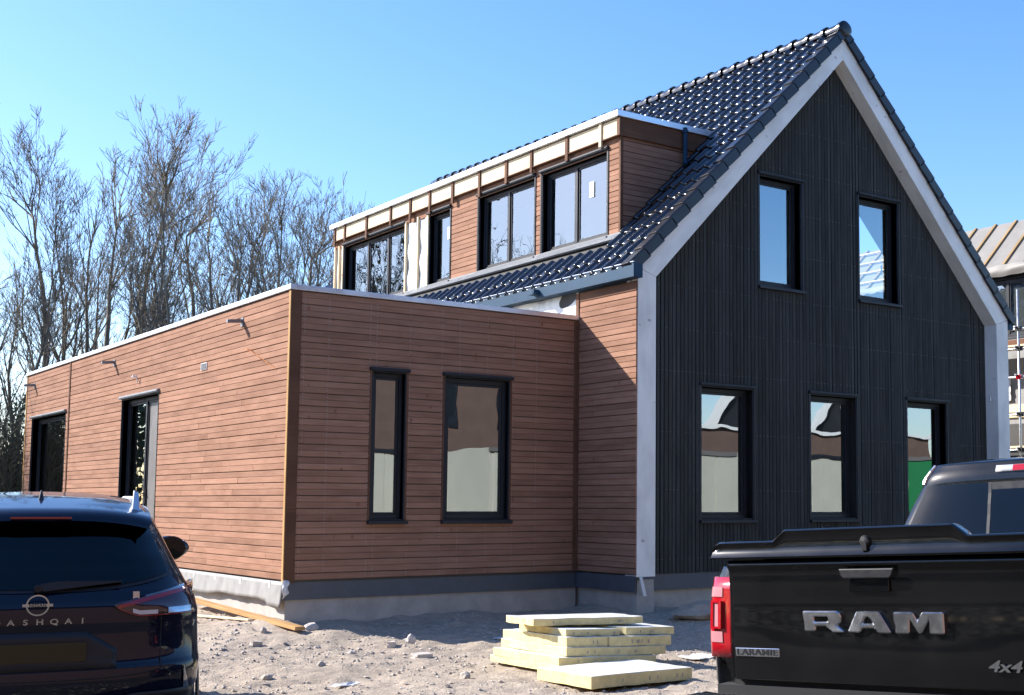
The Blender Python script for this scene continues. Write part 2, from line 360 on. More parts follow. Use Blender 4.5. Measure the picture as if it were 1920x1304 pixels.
def window(parent, O, U, N, w, h, recess=.12, splits=(), fw=.075, mat=M_FRAME, gl=M_GLASS, sill=True, head=True, headmat=None, label=None, panel=None, casing=True, sillmat=None, doorh=False):
    O, U, N = V(O), V(U), V(N); Z = V((0, 0, 1)); P = lambda u, z, n: O + U * u + Z * z + N * n
    def bar(mb, u0, u1, z0, z1, n0, n1): mb.obox(P(u0, z0, n0), U * (u1 - u0), Z * (z1 - z0), N * (n1 - n0))
    f = MB(); a, b = -recess - .07, -recess
    bar(f, 0, fw, 0, h, a, b); bar(f, w - fw, w, 0, h, a, b); bar(f, fw, w - fw, 0, fw, a, b); bar(f, fw, w - fw, h - fw, h, a, b)
    xs = [0] + [w * s for s in splits] + [w]
    for s in xs[1:-1]: bar(f, s - .035, s + .035, fw, h - fw, a - .002, b + .004)
    for s0, s1 in ((-.018, .0), (w, w + .018)): bar(f, s0, s1, -.018, h + .018, -recess - .07, .006)
    bar(f, 0, w, h, h + .018, -recess - .07, .006); bar(f, 0, w, -.018, 0, -recess - .07, -.01)
    if casing:
        bar(f, -.05, -.018, -.03, h + .03, 0, .014); bar(f, w + .018, w + .05, -.03, h + .03, 0, .014)
    o = part('window', f, mat, parent, bevel=.003, label=label)
    for i, (x0, x1) in enumerate(zip(xs[:-1], xs[1:])):
        l = x0 + (fw if i == 0 else .035); r = x1 - (fw if i == len(xs) - 2 else .035)
        sw = .035; z0, z1 = fw, h - fw; s = MB(); n0, n1 = -recess - .055, -recess - .015
        bar(s, l + .002, l + sw, z0 + .002, z1 - .002, n0, n1); bar(s, r - sw, r - .002, z0 + .002, z1 - .002, n0, n1); bar(s, l + sw, r - sw, z0 + .002, z0 + sw, n0, n1); bar(s, l + sw, r - sw, z1 - sw, z1 - .002, n0, n1)
        part('sash', s, mat, o, bevel=.002)
        p = MB()
        if panel == i:
            bar(p, l + sw, r - sw, z0 + sw, z1 - sw, -recess - .05, -recess - .03); part('door_panel', p, M_DOOR, o)
            d = MB(); bar(d, l + .008, l + .028, .86, 1.1, n1, n1 + .012); d.tube(P(l + .018, 1.02, n1 + .01), P(l + .018, 1.02, n1 + .05), .008); d.tube(P(l + .018, 1.02, n1 + .05), P(l - .10, 1.02, n1 + .05), .009)
            part('handle', d, M_BLKP, o)
        else:
            bar(p, l + sw - .004, r - sw + .004, z0 + sw - .004, z1 - sw + .004, -recess - .040, -recess - .028); part('pane', p, gl, o)
    if head: m = MB(); bar(m, -.055, w + .055, h + .018, h + .062, 0, .045); bar(m, -.04, w + .04, h + .03, h + .05, 0, .055); part('head_trim', m, headmat or mat, o, bevel=.003)
    if sill: m = MB(); bar(m, -.045, w + .055, -.065, -.02, -recess + .01, .055); part('sill', m, sillmat or mat, o, bevel=.004)
    return o

# ------------------------------------------------------------------ measured dimensions
W, FW, ZK, ZA, D0 = 8.0, .308, 3.188, 7.281, .26
ZKI, ZAI, ZB = 3.075, 6.928, -.94
L, Q, ZT = 4.274, 1.376, 2.667
YE = 13.6; AE = 15.42
def dist_box(x, y, x0, x1, y0, y1): return math.hypot(max(x0 - x, 0, x - x1), max(y0 - y, 0, y - y1))
def gh(x, y):
    d = min(dist_box(x, y, -L, 0, Q, AE), dist_box(x, y, 0, W, D0, YE))
    h = -1.64 + .2 * math.exp(-d / 1.0)
    h += .07 * math.exp(-max(0, (x + 4.3)) * 3 if x > -4.3 else 0) * math.exp(-dist_box(x, y, -6, -4.4, .5, 16) / .8)
    if -20 < x < 20 and -18 < y < 20:
        h += .045 * noise.noise(V((x * .7, y * .7, 3))) + .03 * noise.noise(V((x * 2.1, y * 2.1, 8)))
        near = -9.5 < x < 4 and -8 < y < 5
        if near: h += .026 * noise.noise(V((x * 5, y * 5, 1))) + .015 * noise.noise(V((x * 16, y * 16, 5))) - .022 * max(0, 1 - abs(((x * .35 + y) % 1.7) - .85) / .16) * (.5 + .5 * math.sin(x * 23 + y * 5)) * (x < -3.2)
    for (mx, my, r, a) in ((-4.05, .15, .32, .13), (-3.75, -.35, .28, .10), (-3.6, -.8, .25, .07), (-5.1, .2, .5, .05), (.4, -.9, .9, .12), (.35, 1.0, .35, .12), (-6.1, -.4, .5, .05), (-5.2, -1.6, .6, .04)):
        q = ((x - mx) ** 2 + (y - my) ** 2) / (r * r)
        if q < 6: h += a * math.exp(-q)
    return h

# ------------------------------------------------------------------ setting: the ground, one sheet
def axis(lo, hi, step, far):
    a = list(np.arange(lo, hi + 1e-6, step)); s = step; x = a[-1]; r = []
    while x < far: s *= 1.22; x += s; r.append(x)
    s = step; x = a[0]; l = []
    while x > -far: s *= 1.22; x -= s; l.append(x)
    return l[::-1] + a + r
gx, gy = axis(-8.2, 2.6, .045, 900), axis(-6.8, 5.0, .045, 900)
nx, ny = len(gx), len(gy)
vv = [(x, y, gh(x, y)) for x in gx for y in gy]
ff = [(a * ny + b, (a + 1) * ny + b, (a + 1) * ny + b + 1, a * ny + b + 1) for a in range(nx - 1) for b in range(ny - 1)]
me = bpy.data.meshes.new('ground'); me.from_pydata(vv, [], ff); me.materials.append(M_GROUND)
me.polygons.foreach_set('use_smooth', [True] * len(me.polygons))
g = bpy.data.objects.new('ground', me); COL.objects.link(g); g['kind'] = 'structure'

# gravel and clods lying on the dirt (nobody could count them)
def rock(mb, x, y, z, s, rr, flat=.6):
    i = len(mb.v); pts = [(1, 0, 0), (-1, 0, 0), (0, 1, 0), (0, -1, 0), (0, 0, 1), (0, 0, -1)]
    an = rr.uniform(0, 6.28); ca, sa = math.cos(an), math.sin(an); ex = rr.uniform(.6, 1.5)
    for p in pts:
        k = s * rr.uniform(.6, 1.25); px, py, pz = p[0] * k * ex, p[1] * k, p[2] * k * flat
        px += rr.uniform(-.3, .3) * s; py += rr.uniform(-.3, .3) * s
        mb.v.append((x + px * ca - py * sa, y + px * sa + py * ca, z + pz))
    for f in ((0, 2, 4), (2, 1, 4), (1, 3, 4), (3, 0, 4), (2, 0, 5), (1, 2, 5), (3, 1, 5), (0, 3, 5)): mb.f.append(tuple(i + k for k in f))
def inside(x, y): return dist_box(x, y, -L, 0, Q, AE) < .12 or dist_box(x, y, 0, W, 0, YE) < .12
gr = MB(); rr = random.Random(3)
for k in range(26000):
    x, y = rr.uniform(-9, 4), rr.uniform(-8.5, 4.5)
    if inside(x, y): continue
    if noise.noise(V((x * .9, y * .9, 20))) < rr.uniform(-.5, .35): continue
    s = .007 + .024 * rr.random() ** 3 + (.035 * rr.random() if rr.random() < .02 else 0)
    rock(gr, x, y, gh(x, y) + s * .15, s, rr)
me = gr.mesh('gravel', M_STONE); o = bpy.data.objects.new('gravel', me); COL.objects.link(o); o['kind'] = 'stuff'; tag(o, 'loose gravel and clods scattered over the building site dirt', 'gravel')
gr = MB()
for k in range(5000):
    x, y = rr.uniform(-9, 4), rr.uniform(-8.5, 4.5)
    if inside(x, y): continue
    s = .006 + .02 * rr.random() ** 2
    rock(gr, x, y, gh(x, y) + s * .2, s, rr, .35)
for k in range(130):
    x, y = rr.gauss(-.6, 1.1), rr.gauss(-.5, .5)
    if inside(x, y): continue
    rock(gr, x, y, gh(x, y) + .01, rr.uniform(.01, .03), rr, .2)
me = gr.mesh('pale_chips', M_STONEP); o = bpy.data.objects.new('pale_chips', me); COL.objects.link(o); o['kind'] = 'stuff'; tag(o, 'pale rubble chips and mortar crumbs strewn on the dirt', 'rubble')

# ------------------------------------------------------------------ ANNEX (flat roofed, brown boards)
annex = thing('annex', 'low flat-roofed annex clad in brown horizontal boards, left of the gabled house', 'building', (-2.1, 8, -1.5))
X, Y, Z = V((1, 0, 0)), V((0, 1, 0)), V((0, 0, 1))
hF = [(-3.17, -2.72, -.20, 1.66), (-2.13, -1.16, -.20, 1.66)]
hL = [(6.52, 8.46, -.88, 1.67), (12.14, 14.84, -.88, 1.67)]           # in y
mb = MB(); wall_cells(mb, (0, Q, 0), X, -Y, -L + .02, 0, -.96, 2.56, -.27, -.026, hF); fw_ = part('front_wall', mb, M_INTD, annex)
mb = MB(); wall_cells(mb, (-L, 0, 0), Y, -X, Q + .28, AE - .01, -.96, 2.56, -.27, -.026, hL); lw_ = part('side_wall', mb, M_INTD, annex)
mb = MB().box(-L + .02, -.02, AE - .25, AE, -.96, 2.56); part('rear_wall', mb, M_LARCHC, annex)
mb = MB().box(-L + .03, 0, Q + .03, AE - .01, 2.40, 2.561); part('roof_slab', mb, M_ROOFM, annex)
mb = MB().box(-L + .3, 0, Q + .3, AE - .3, -1.0, -.93); part('floor', mb, M_INT, annex)
mb = MB().box(-L + .3, -.02, 9.3, 9.4, -.93, 2.40).box(-L + .3, -.6, 4.6, 4.7, -.93, 2.40); part('partition', mb, M_INT, annex)
hFb = [(a - .03, b + .03, c - .05, d + .03) for a, b, c, d in hF]
n1 = h_boards(fw_, (0, Q, 0), X, -Y, -L + .13, -.09, ZB + .01, 2.60, .079, hFb, M_LARCH, maxlen=9)
hLb = [(a - .03, b + .03, c - .05, d + .03) for a, b, c, d in hL]
n2 = h_boards(lw_, (-L, 0, 0), Y, -X, Q + .06, 11.86, ZB + .01, 2.60, .079, hLb, M_LARCH, maxlen=5.0)
n3 = h_boards(lw_, (-L, 0, 0), Y, -X, 11.94, AE - .05, ZB + .01, 2.60, .079, hLb, M_LARCH, maxlen=9)
print('annex boards', n1, n2, n3)
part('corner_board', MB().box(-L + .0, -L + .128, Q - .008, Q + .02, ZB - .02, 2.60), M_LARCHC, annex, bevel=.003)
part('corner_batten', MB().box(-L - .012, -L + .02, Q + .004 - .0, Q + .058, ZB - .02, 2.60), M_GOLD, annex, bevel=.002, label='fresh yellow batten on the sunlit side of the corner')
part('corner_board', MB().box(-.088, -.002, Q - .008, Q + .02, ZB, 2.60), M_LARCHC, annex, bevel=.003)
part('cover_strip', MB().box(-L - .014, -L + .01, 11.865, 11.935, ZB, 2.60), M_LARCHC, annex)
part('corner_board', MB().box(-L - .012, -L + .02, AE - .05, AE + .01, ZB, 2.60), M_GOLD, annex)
# coping
cp = MB(); cp.box(-L - .03, .0, Q - .03, Q + .25, 2.605, 2.672); part('coping', cp, M_ALU, annex, bevel=.006)
cp = MB(); cp.box(-L - .03, -L + .25, Q + .252, AE + .03, 2.605, 2.672); part('coping', cp, M_ALU, annex, bevel=.006)
cp = MB(); cp.box(-L + .252, 0, AE - .2, AE + .03, 2.605, 2.670); part('coping', cp, M_ALU, annex)
part('shadow_gap', MB().box(-L - .002, -.002, Q - .002, Q + .2, 2.600, 2.6045).box(-L - .002, -L + .2, Q + .2, AE, 2.600, 2.6045), M_RUB, annex)
for a, b, c, d in hF:
    window(annex, (a, Q, c), X, -Y, b - a, d - c, recess=.075, fw=.05 if b - a < .6 else .06, casing=False, gl=M_GLASS)
    part('jamb_trim', MB().box(a - .045, a - .019, Q - .006, Q + .02, c - .02, d + .05).box(b + .019, b + .045, Q - .006, Q + .02, c - .02, d + .05), M_LARCHC, annex)
window(annex, (-L, hL[0][1], hL[0][2]), -Y, -X, hL[0][1] - hL[0][0], hL[0][3] - hL[0][2], recess=.11, splits=(.555,), panel=1, casing=False) if False else None
window(annex, (-L, hL[0][1], hL[0][2]), -Y, -X, hL[0][1] - hL[0][0], hL[0][3] - hL[0][2], recess=.10, splits=(.53,), panel=1, fw=.06, casing=False, headmat=M_ZINC, label='glazed garden door with a grey leaf beside a glass pane')
window(annex, (-L, hL[1][1], hL[1][2]), -Y, -X, hL[1][1] - hL[1][0], hL[1][3] - hL[1][2], recess=.12, fw=.06, casing=False, headmat=M_ZINC, label='wide full-height window at the far end of the annex')
# plinth
part('foundation', MB().box(-L + .04, -.0, Q + .05, AE - .05, -1.95, -.97), M_CONC, annex)
part('membrane_strip', MB().obox((-L + .005, Q + .03, -.955), (L - .01, 0, 0), (0, .015, 0), (0, -.004, -.215)), M_MEMB_SHADE, annex)
def flap(u, v):
    y = Q - .02 + u * 13.9; k = .004 * math.sin(y * 9) + .003 * math.sin(y * 23 + 1)
    sag = .02 * math.sin(y * 1.7) + .01 * math.sin(y * 5.1)
    return (-L - .018 - v * (.03 + k) - .008 * math.sin(y * 6.3) ** 8 * v, y, -.945 - v * (.255 + sag) - (.03 * v if u < .03 else 0))
fm = MB().grid(flap, [i / 240 for i in range(241)], [j / 6 for j in range(7)])
fo = part('membrane_flap', fm, M_MEMBL, annex, smooth=True, label='crinkled damp membrane in a paler sunlit tone, hanging below the sunlit boards')
sm = fo.modifiers.new('s', 'SOLIDIFY'); sm.thickness = .004
for k_ in range(14): part('tape_tab', MB().obox((-L - .022, 1.75 + k_ * .93 + R.uniform(-.06, .06), -.955), (0, .045, 0), (-.006, 0, -.075), (-.004, 0, 0)), M_WPL, annex)
fm = MB().grid(lambda u, v: (-L - .03 + .075 * u + .01 * math.sin(v * 9), Q - .04 + .02 * math.sin(v * 7 + u * 3), -.93 - .22 * v * (1 - .3 * u)), [0, .5, 1], [j / 6 for j in range(7)])
fo = part('membrane_scrap', fm, M_WPL, annex, smooth=True); fo.modifiers.new('s', 'SOLIDIFY').thickness = .003
# nails on the boards
nm = MB()
for nx_ in (-4.10, -3.78, -3.22, -3.13, -2.66, -2.19, -1.93, -1.50, -1.10, -.72):
    z = ZB + .05
    while z < 2.58:
        if not any(a - .04 < nx_ < b + .04 and c - .05 < z < d + .05 for a, b, c, d in hF) and rr.random() < .8:
            for dz in (-.018, .018): nm.tube((nx_ + rr.uniform(-.006, .006), Q + .002, z + dz), (nx_, Q - .0035, z + dz), .0055, .0055, 5)
        z += .079
part('nail_heads', nm, M_NAIL, annex, kind='stuff')
# small things fixed on the sunlit wall
for i, (y, z) in enumerate(((3.03, 2.40), (9.0, 2.36), (14.74, 2.38))):
    m = MB().obox((-L - .21, y - .03, z - .045), (.21, 0, .02), (0, .06, 0), (0, 0, .045)); m.box(-L - .012, -L + .002, y - .045, y + .045, z - .08, z + .04)
    part('overflow_spout', m, M_ZINC, annex, bevel=.003)
m = MB().box(-L - .012, -L, 4.36, 4.60, 1.86, 1.96); v = part('vent_grille', m, M_WHITE, annex)
sl_ = MB()
for k in range(5): sl_.box(-L - .02, -L - .012, 4.375, 4.585, 1.87 + k * .018, 1.878 + k * .018)
part('slats', sl_, M_DOOR, v, kind='stuff')
part('loose_wire', MB().path([(-L, 7.66, 1.99), (-L - .06, 7.70, 2.03), (-L - .1, 7.62, 1.98), (-L - .05, 7.55, 2.02), (-L - .02, 7.58, 1.9)], .008, 5), M_WPL, annex)
part('loose_wire', MB().path([(-L - .002, 2.66, 1.97), (-L - .14, 2.5, 1.97), (-L - .16, 2.4, 1.95), (-L - .10, 2.2, 1.86), (-L - .012, 1.80, 1.66)], .005, 5), M_CABLE, annex, label='thin orange cable poking out of the sunlit boards')

# ------------------------------------------------------------------ HOUSE (steep gable, black boards)
house = thing('house', 'tall steep-roofed house with black board gable edged in white timber', 'building', (4, 6, -1.5))
hG = [(1.33, 2.30, -.20, 1.66), (3.49, 4.47, -.20, 1.66), (5.68, 6.64, -.20, 1.68), (2.46, 3.31, 3.25, 4.89), (4.60, 5.50, 3.25, 4.90)]
kin = (ZAI - ZKI) / (W / 2 - FW)
zin = lambda x: ZKI + kin * (min(x, W - x) - FW)
mb = MB(); wall_cells(mb, (0, D0, 0), X, -Y, .02, W - .02, -.96, 2.9, -.3, -.026, hG[:3])
wall_cells(mb, (0, D0, 0), X, -Y, .02, W - .02, 2.9, 5.5, -.3, -.026, hG[3:], top=([W / 2], lambda x: ZK + (ZA - ZK) / (W / 2) * min(x, W - x) - .12))
gw = part('gable_wall', mb, M_INTD, house)
# vertical boards
x = FW; nb = 0; pitch = (W - 2 * FW) / 105
for i in range(105):
    xc = FW + (i + .5) * pitch; zt = zin(xc) + .06
    iv = [(ZB, zt)]
    for a, b, c, d in hG:
        if a - .03 < xc < b + .03:
            nv = []
            for (s, e) in iv:
                if d < s or c > e: nv.append((s, e)); continue
                if c - .05 > s: nv.append((s, c - .05))
                if d + .03 < e: nv.append((d + .03, e))
            iv = nv
    for s, e in iv:
        board(gw, (xc, D0 + R.uniform(-.001, .001), s), (xc, D0, e), -Y, pitch - .019, .022, M_BLACKB, 'black_board'); nb += 1
print('gable boards', nb)
nm = MB()
for zr in (-.75, .2, 1.0, 1.85, 2.45, 3.05, 3.75, 4.4, 5.05, 5.7, 6.3):
    for i in range(105):
        xc = FW + (i + .5) * pitch
        if zr > zin(xc) - .05 or rr.random() < .35 or any(a - .05 < xc < b + .05 and c - .06 < zr < d + .06 for a, b, c, d in hG): continue
        nm.tube((xc, D0 + .002, zr), (xc, D0 - .0035, zr + rr.uniform(-.004, .004)), .0042, .0042, 5)
part('nail_heads', nm, M_NAIL, house, kind='stuff')
for a, b, c, d in hG: window(house, (a, D0, c), X, -Y, b - a, d - c, recess=.13, fw=.055, casing=True)
part('window_handle', MB().box(5.35, 5.37, D0 + .215, D0 + .235, 3.75, 3.90), M_WHITE, house)
# white timber frame: posts + rafters
pb = D0 - .003
def timber(name, poly): return part(name, MB().prism([(x_, 0, z_) for x_, z_ in poly], (0, pb, 0)), M_WHITEW, house, bevel=.004)
def timber_b(name, p0, p1, wd, poly):
    # board-like piece so that the grain runs along it
    p0, p1 = V(p0), V(p1); xx = (p1 - p0).normalized(); nn = V((0, -1, 0)); yy = nn.cross(xx); mid = (p0 + p1) / 2
    M = Matrix(((xx.x, yy.x, nn.x, 0), (xx.y, yy.y, nn.y, 0), (xx.z, yy.z, nn.z, 0), (0, 0, 0, 1))); M.translation = mid
    Mi = M.inverted(); mb = MB().prism([tuple(Mi @ V((a, 0, b))) for a, b in poly], tuple(Mi.to_3x3() @ V((0, pb, 0))))
    o = piece(name, mb.mesh(name, M_WHITEW), house, M); bv = o.modifiers.new('b', 'BEVEL'); bv.width = .004; bv.segments = 2; bv.limit_method = 'ANGLE'; return o
timber_b('white_post', (FW / 2, 0, ZB), (FW / 2, 0, ZKI), FW, [(-.002, ZB - .02), (FW, ZB - .02), (FW, ZKI), (0, ZK - .006)])
timber_b('white_post', (W - FW / 2, 0, ZB), (W - FW / 2, 0, ZKI), FW, [(W - FW, ZB - .02), (W, ZB - .02), (W, ZK - .006), (W - FW, ZKI)])
timber_b('white_rafter', (0, 0, ZK), (W / 2, 0, ZA), .25, [(0, ZK), (FW, ZKI + .004), (W / 2 - .001, ZAI), (W / 2 - .001, ZA)])
timber_b('white_rafter', (W, 0, ZK), (W / 2, 0, ZA), .25, [(W, ZK), (W - FW, ZKI + .004), (W / 2 + .001, ZAI), (W / 2 + .001, ZA)])
part('membrane_scrap', MB().obox((.03, -.015, -.95), (.05, 0, 0), (0, .01, 0), (.06, -.02, -.26)), M_WPL, house)
# side wall (left) : lower boards in front of the annex, rest above the annex roof
mb = MB(); mb.box(.024, .28, D0 + .0, YE, -.96, 3.1).box(-.0022, -.0021, .006, D0, -.94, 2.98); swl = part('side_wall', mb, M_INTD, house)
mb = MB().box(W - .28, W - .004, D0 + .3, YE, -.96, 3.1); part('side_wall', mb, M_LARCHC, house)
n4 = h_boards(swl, (-.0245, 0, 0), Y, -X, .004, Q - .03, ZB + .01, 2.86, .079, [], M_LARCH)
board(swl, (-.026, .004, 2.93), (-.026, Q + .06, 2.93), -X, .13, .022, M_LARCHC, 'frieze_board')
part('corner_batten', MB().box(-.038, .022, Q - .025, Q + .045, 2.675, 2.98), M_LARCHC, house)
part('inner_corner_strip', MB().box(-.04, -.025, Q - .03, Q - .009, ZB, 2.6), M_LARCHC, house)
ins = MB().grid(lambda u, v: (-.0 + .02 - .012 * math.sin(u * 60) * math.sin(v * 5 + u * 20), Q + .06 + u * 11, 2.60 + .42 * v), [i / 120 for i in range(121)], [j / 5 for j in range(6)], flip=True)
part('foil_lining', ins, M_FOIL, house, smooth=True)
part('foundation', MB().box(.06, W - .06, .33, YE - .05, -1.95, -.97), M_CONC, house)
part('membrane_strip', MB().box(.01, W - .01, D0 + .02, D0 + .035, -1.165, -.95).box(-.012, .0, .02, Q + .02, -1.165, -.95), M_MEMB_SHADE, house)
part('concrete_footing', MB().box(.05, .33, .06, Q + .04, -1.95, -1.0), M_CONC, house)
part('floor', MB().box(.3, W - .3, D0 + .3, YE - .3, -1.0, -.93), M_INT, house)
part('attic_floor', MB().box(.3, W - .3, D0 + .31, YE - .3, 2.72, 2.9), M_INT, house)
part('partition', MB().box(.3, W - .3, 4.2, 4.3, -.93, 2.72).box(3.0, 3.1, .6, 4.2, -.93, 2.72), M_INT, house)
part('rear_gable', MB().prism([(.02, YE - .25, -.96), (W - .02, YE - .25, -.96), (W - .02, YE - .25, 3.1), (W / 2, YE - .25, 7.15), (.02, YE - .25, 3.1)], (0, .25, 0)), M_INTD, house)
# dormer dimensions
DX, DY0, DY1, DZT = .55, 1.16, 11.12, 5.73
# roof planes
al = math.atan2(ZA - ZK, W / 2); ca, sa = math.cos(al), math.sin(al)
def rp(side, l, y, off):
    x = l * ca - off * sa; z = ZK + l * sa + off * ca + .011 * max(0, y) * min(1, max(0, l / 5.7))
    return V((x, y, z)) if side == 0 else V((W - x, y, z))
LS = (W / 2) / ca
dl0, dl1 = DX / ca, 2.35 / ca
def deck(side, holes):
    mb = MB(); ls = sorted(set([-.05, LS] + [h for q_ in holes for h in q_[:2]])); ys = sorted(set([.0, YE] + [h for q_ in holes for h in q_[2:]]))
    for a, b in zip(ls[:-1], ls[1:]):
        for c, d in zip(ys[:-1], ys[1:]):
            if any(q_[0] < (a + b) / 2 < q_[1] and q_[2] < (c + d) / 2 < q_[3] for q_ in holes): continue
            P = [rp(side, a, c, .0), rp(side, b, c, .0), rp(side, b, d, .0), rp(side, a, d, .0)]
            Q_ = [rp(side, a, c, .07), rp(side, b, c, .07), rp(side, b, d, .07), rp(side, a, d, .07)]
            if side == 1: P, Q_ = [P[i] for i in (0, 3, 2, 1)], [Q_[i] for i in (0, 3, 2, 1)]
            mb.hexa(P + Q_)
    return mb
OPEN = (.9, 2.8, 1.73, 3.3)      # unfinished roof-light opening on the far slope (l0, l1, y0, y1)
part('roof_deck', deck(0, [(dl0 + .1, dl1, DY0 + .1, DY1 - .1)]), M_INTD, house)
part('roof_deck', deck(1, [OPEN]), M_INTD, house)
# pan tiles
EX, TW = .335, .253
def tile_profile(u):   # u 0..1 across the tile
    return .048 * max(0, math.cos((u - .20) / .22 * math.pi / 2)) ** .8 * (abs(u - .20) < .22) + .010 * (1 - math.cos((u - .7) * 5)) * (u > .42)
def tile_mesh(nseg=14, mat=M_TILE):
    mb = MB(); us = [i / nseg for i in range(nseg + 1)]
    NRD = .020
    def top(u, j):
        x_ = (u - .5) * TW * 1.03; pz = tile_profile(u)
        if j < 5: f = math.pi / 2 * j / 4; return (x_, NRD * (1 - math.cos(f)), pz + .038 - NRD * (1 - math.sin(f)))
        return (x_, EX + .05, pz + .004)
    mb.grid(top, us, [0, 1, 2, 3, 4, 5]); i0 = len(mb.v)
    for u in us: mb.v.append(((u - .5) * TW * 1.03, 0.0, tile_profile(u) + .038 - NRD))
    for u in us: mb.v.append(((u - .5) * TW * 1.03, .004, tile_profile(u) + .034 - .026))
    n = len(us)
    for k in range(n - 1): mb.f.append((i0 + k, i0 + n + k, i0 + n + k + 1, i0 + k + 1))
    me = mb.mesh('roof_tile', mat, smooth=True)
    try: me.set_sharp_from_angle(angle=rad(50))
    except Exception: pass
    return me
TM = tile_mesh()
def tile_mat(side, l, y, jit=0.):
    s_ = V((ca, 0, sa)) if side == 0 else V((-ca, 0, sa)); n_ = V((-sa, 0, ca)) if side == 0 else V((sa, 0, ca)); x_ = s_.cross(n_)
    M = Matrix(((x_.x, s_.x, n_.x, 0), (x_.y, s_.y, n_.y, 0), (x_.z, s_.z, n_.z, 0), (0, 0, 0, 1)))
    M.translation = rp(side, l, y, .075 + jit); return M
allt = []; NR = 17; l00 = -.13; ncol = int((YE - .13) / TW)
for r_ in range(NR + 1):
    for c_ in range(ncol):
        l = l00 + r_ * EX; y = .13 + (c_ + .5) * TW
        if l > LS - .1: continue
        if DY0 + .05 < y < DY1 + .1 and dl0 - .30 < l < dl1 - .58: continue
        allt.append(((rp(0, l, y, 0) - CAM).length, l, y))
allt.sort()
for d_, l, y in allt[:290]:
    M = tile_mat(0, l, y, R.uniform(0, .003)) @ Matrix.Rotation(rad(R.uniform(-.7, .7)), 4, 'X') @ Matrix.Rotation(rad(R.uniform(-.15, .15)), 4, 'Z')
    piece('roof_tile', TM, house, M)
def stuff_tiles(items, side, name):
    lo = tile_mesh(7); vs = [v.co.copy() for v in lo.vertices]; fs = [tuple(p.vertices) for p in lo.polygons]; mb = MB()
    for l, y in items:
        M = tile_mat(side, l, y, R.uniform(0, .003)); i = len(mb.v); mb.v += [tuple(M @ v) for v in vs]; mb.f += [tuple(i + k for k in f) for f in fs]
    o = part(name, mb, M_TILE, house, kind='stuff', angle=50); return o
stuff_tiles([(l, y) for d_, l, y in allt[290:]], 0, 'far_roof_tiles')
stuff_tiles([(l00 + r_ * EX, .13 + (c_ + .5) * TW) for r_ in range(NR) for c_ in range(ncol) if not (OPEN[0] - .3 < l00 + r_ * EX < OPEN[1] and OPEN[2] - .1 < .13 + (c_ + .5) * TW < OPEN[3] + .1)], 1, 'rear_slope_tiles')
# verge tiles
for side in (0, 1):
    for r_ in range(NR + 1):
        l = -.12 + r_ * EX
        if l + .2 > LS + .1: continue
        a = rp(side, l, 0, 0); s_ = (rp(side, l + 1, 0, 0) - a); n_ = (rp(side, l, 0, 1) - a)
        ln = min(EX + .03, LS - l + .03)
        o1 = a + n_ * -.015 + Y * -.05; o2 = a + n_ * -.04
        t_ = .03
        P = lambda s, n, y: a + s_ * s + n_ * n + Y * y
        mb = MB(); pr = [(-.055, -.02), (-.02, -.02), (-.02, .10), (.16, .105), (.16, .13), (-.03, .14), (-.055, .125)]
        pts0 = [P(0, n + .022, y) for y, n in pr]; pts1 = [P(ln, n - .002, y) for y, n in pr]
        i = len(mb.v); k = len(pr); mb.v += [tuple(p) for p in pts0 + pts1]
        for j in range(k): j2 = (j + 1) % k; mb.f.append((j, j2, k + j2, k + j) if side == 1 else (j2, j, k + j, k + j2))
        mb.f.append(tuple(range(k)) if side == 0 else tuple(reversed(range(k)))); mb.f.append(tuple(k + j for j in (reversed(range(k)) if side == 0 else range(k))))
        part('verge_tile', mb, M_TILEM, house, bevel=.006)
# ridge tiles
def ridge_mesh():
    mb = MB(); n = 10; st = [(0, .128), (.05, .128), (.052, .112), (.37, .098)]
    mb.grid(lambda a, s: (st[int(s)][1] * math.cos(a) * 1.15, st[int(s)][0], st[int(s)][1] * math.sin(a)), [math.pi * (1.1 - 1.2 * i / n) for i in range(n + 1)], [0, 1, 2, 3])
    me = mb.mesh('ridge_tile', M_TILE, smooth=True)
    try: me.set_sharp_from_angle(angle=rad(40))
    except Exception: pass
    return me
RM = ridge_mesh()
ry = -.05; k = 0
while ry < YE - .3:
    o = piece('ridge_tile', RM, house, Matrix.Translation((W / 2, ry, ZA + .125 + .0115 * max(0, ry) + R.uniform(0, .004)))); ry += .352
part('ridge_end_cap', MB().lathe((W / 2, -.05, ZA + .125), (0, -1, 0), [(0, .035), (.06, .032), (.11, .02), (.135, .0), (.135, -.02)], 20), M_TILEM, house, smooth=True)
# gutters and soffits
def gutter(x0, x1, y0, y1, sgn):
    m = MB(); z0, z1 = 3.02, 3.205
    m.box(x0, x1, y0, y1, z0, z0 + .012); m.box(x0, x0 + .01, y0, y1, z0 + .012, z1); m.box(x1 - .01, x1, y0, y1, z0 + .012, z1); m.box(x0 + .01, x1 - .01, y0, y0 + .01, z0 + .012, z1)
    m.box(x0 - .006, x0 + .016, y0, y1, z1, z1 + .014) if sgn < 0 else m.box(x1 - .016, x1 + .006, y0, y1, z1, z1 + .014)
    return m
gu = part('gutter', gutter(-.165, -.012, -.12, YE, -1), M_GUTTER, house, bevel=.003)
part('gutter', gutter(W + .012, W + .15, .0, YE, 1), M_GUTTER, house)
part('gutter_lip', MB().box(-.175, -.15, -.12, YE, 3.2195, 3.226), M_ALU, house)
part('fixing_sleeve', MB().tube((-.165, 2.22, 3.10), (-.27, 2.22, 3.10), .045, .045, 14).box(-.275, -.165, 2.20, 2.32, 3.06, 3.13), M_GUTTER, house, label='short blue-grey stub sticking out of the box gutter', bevel=.003)
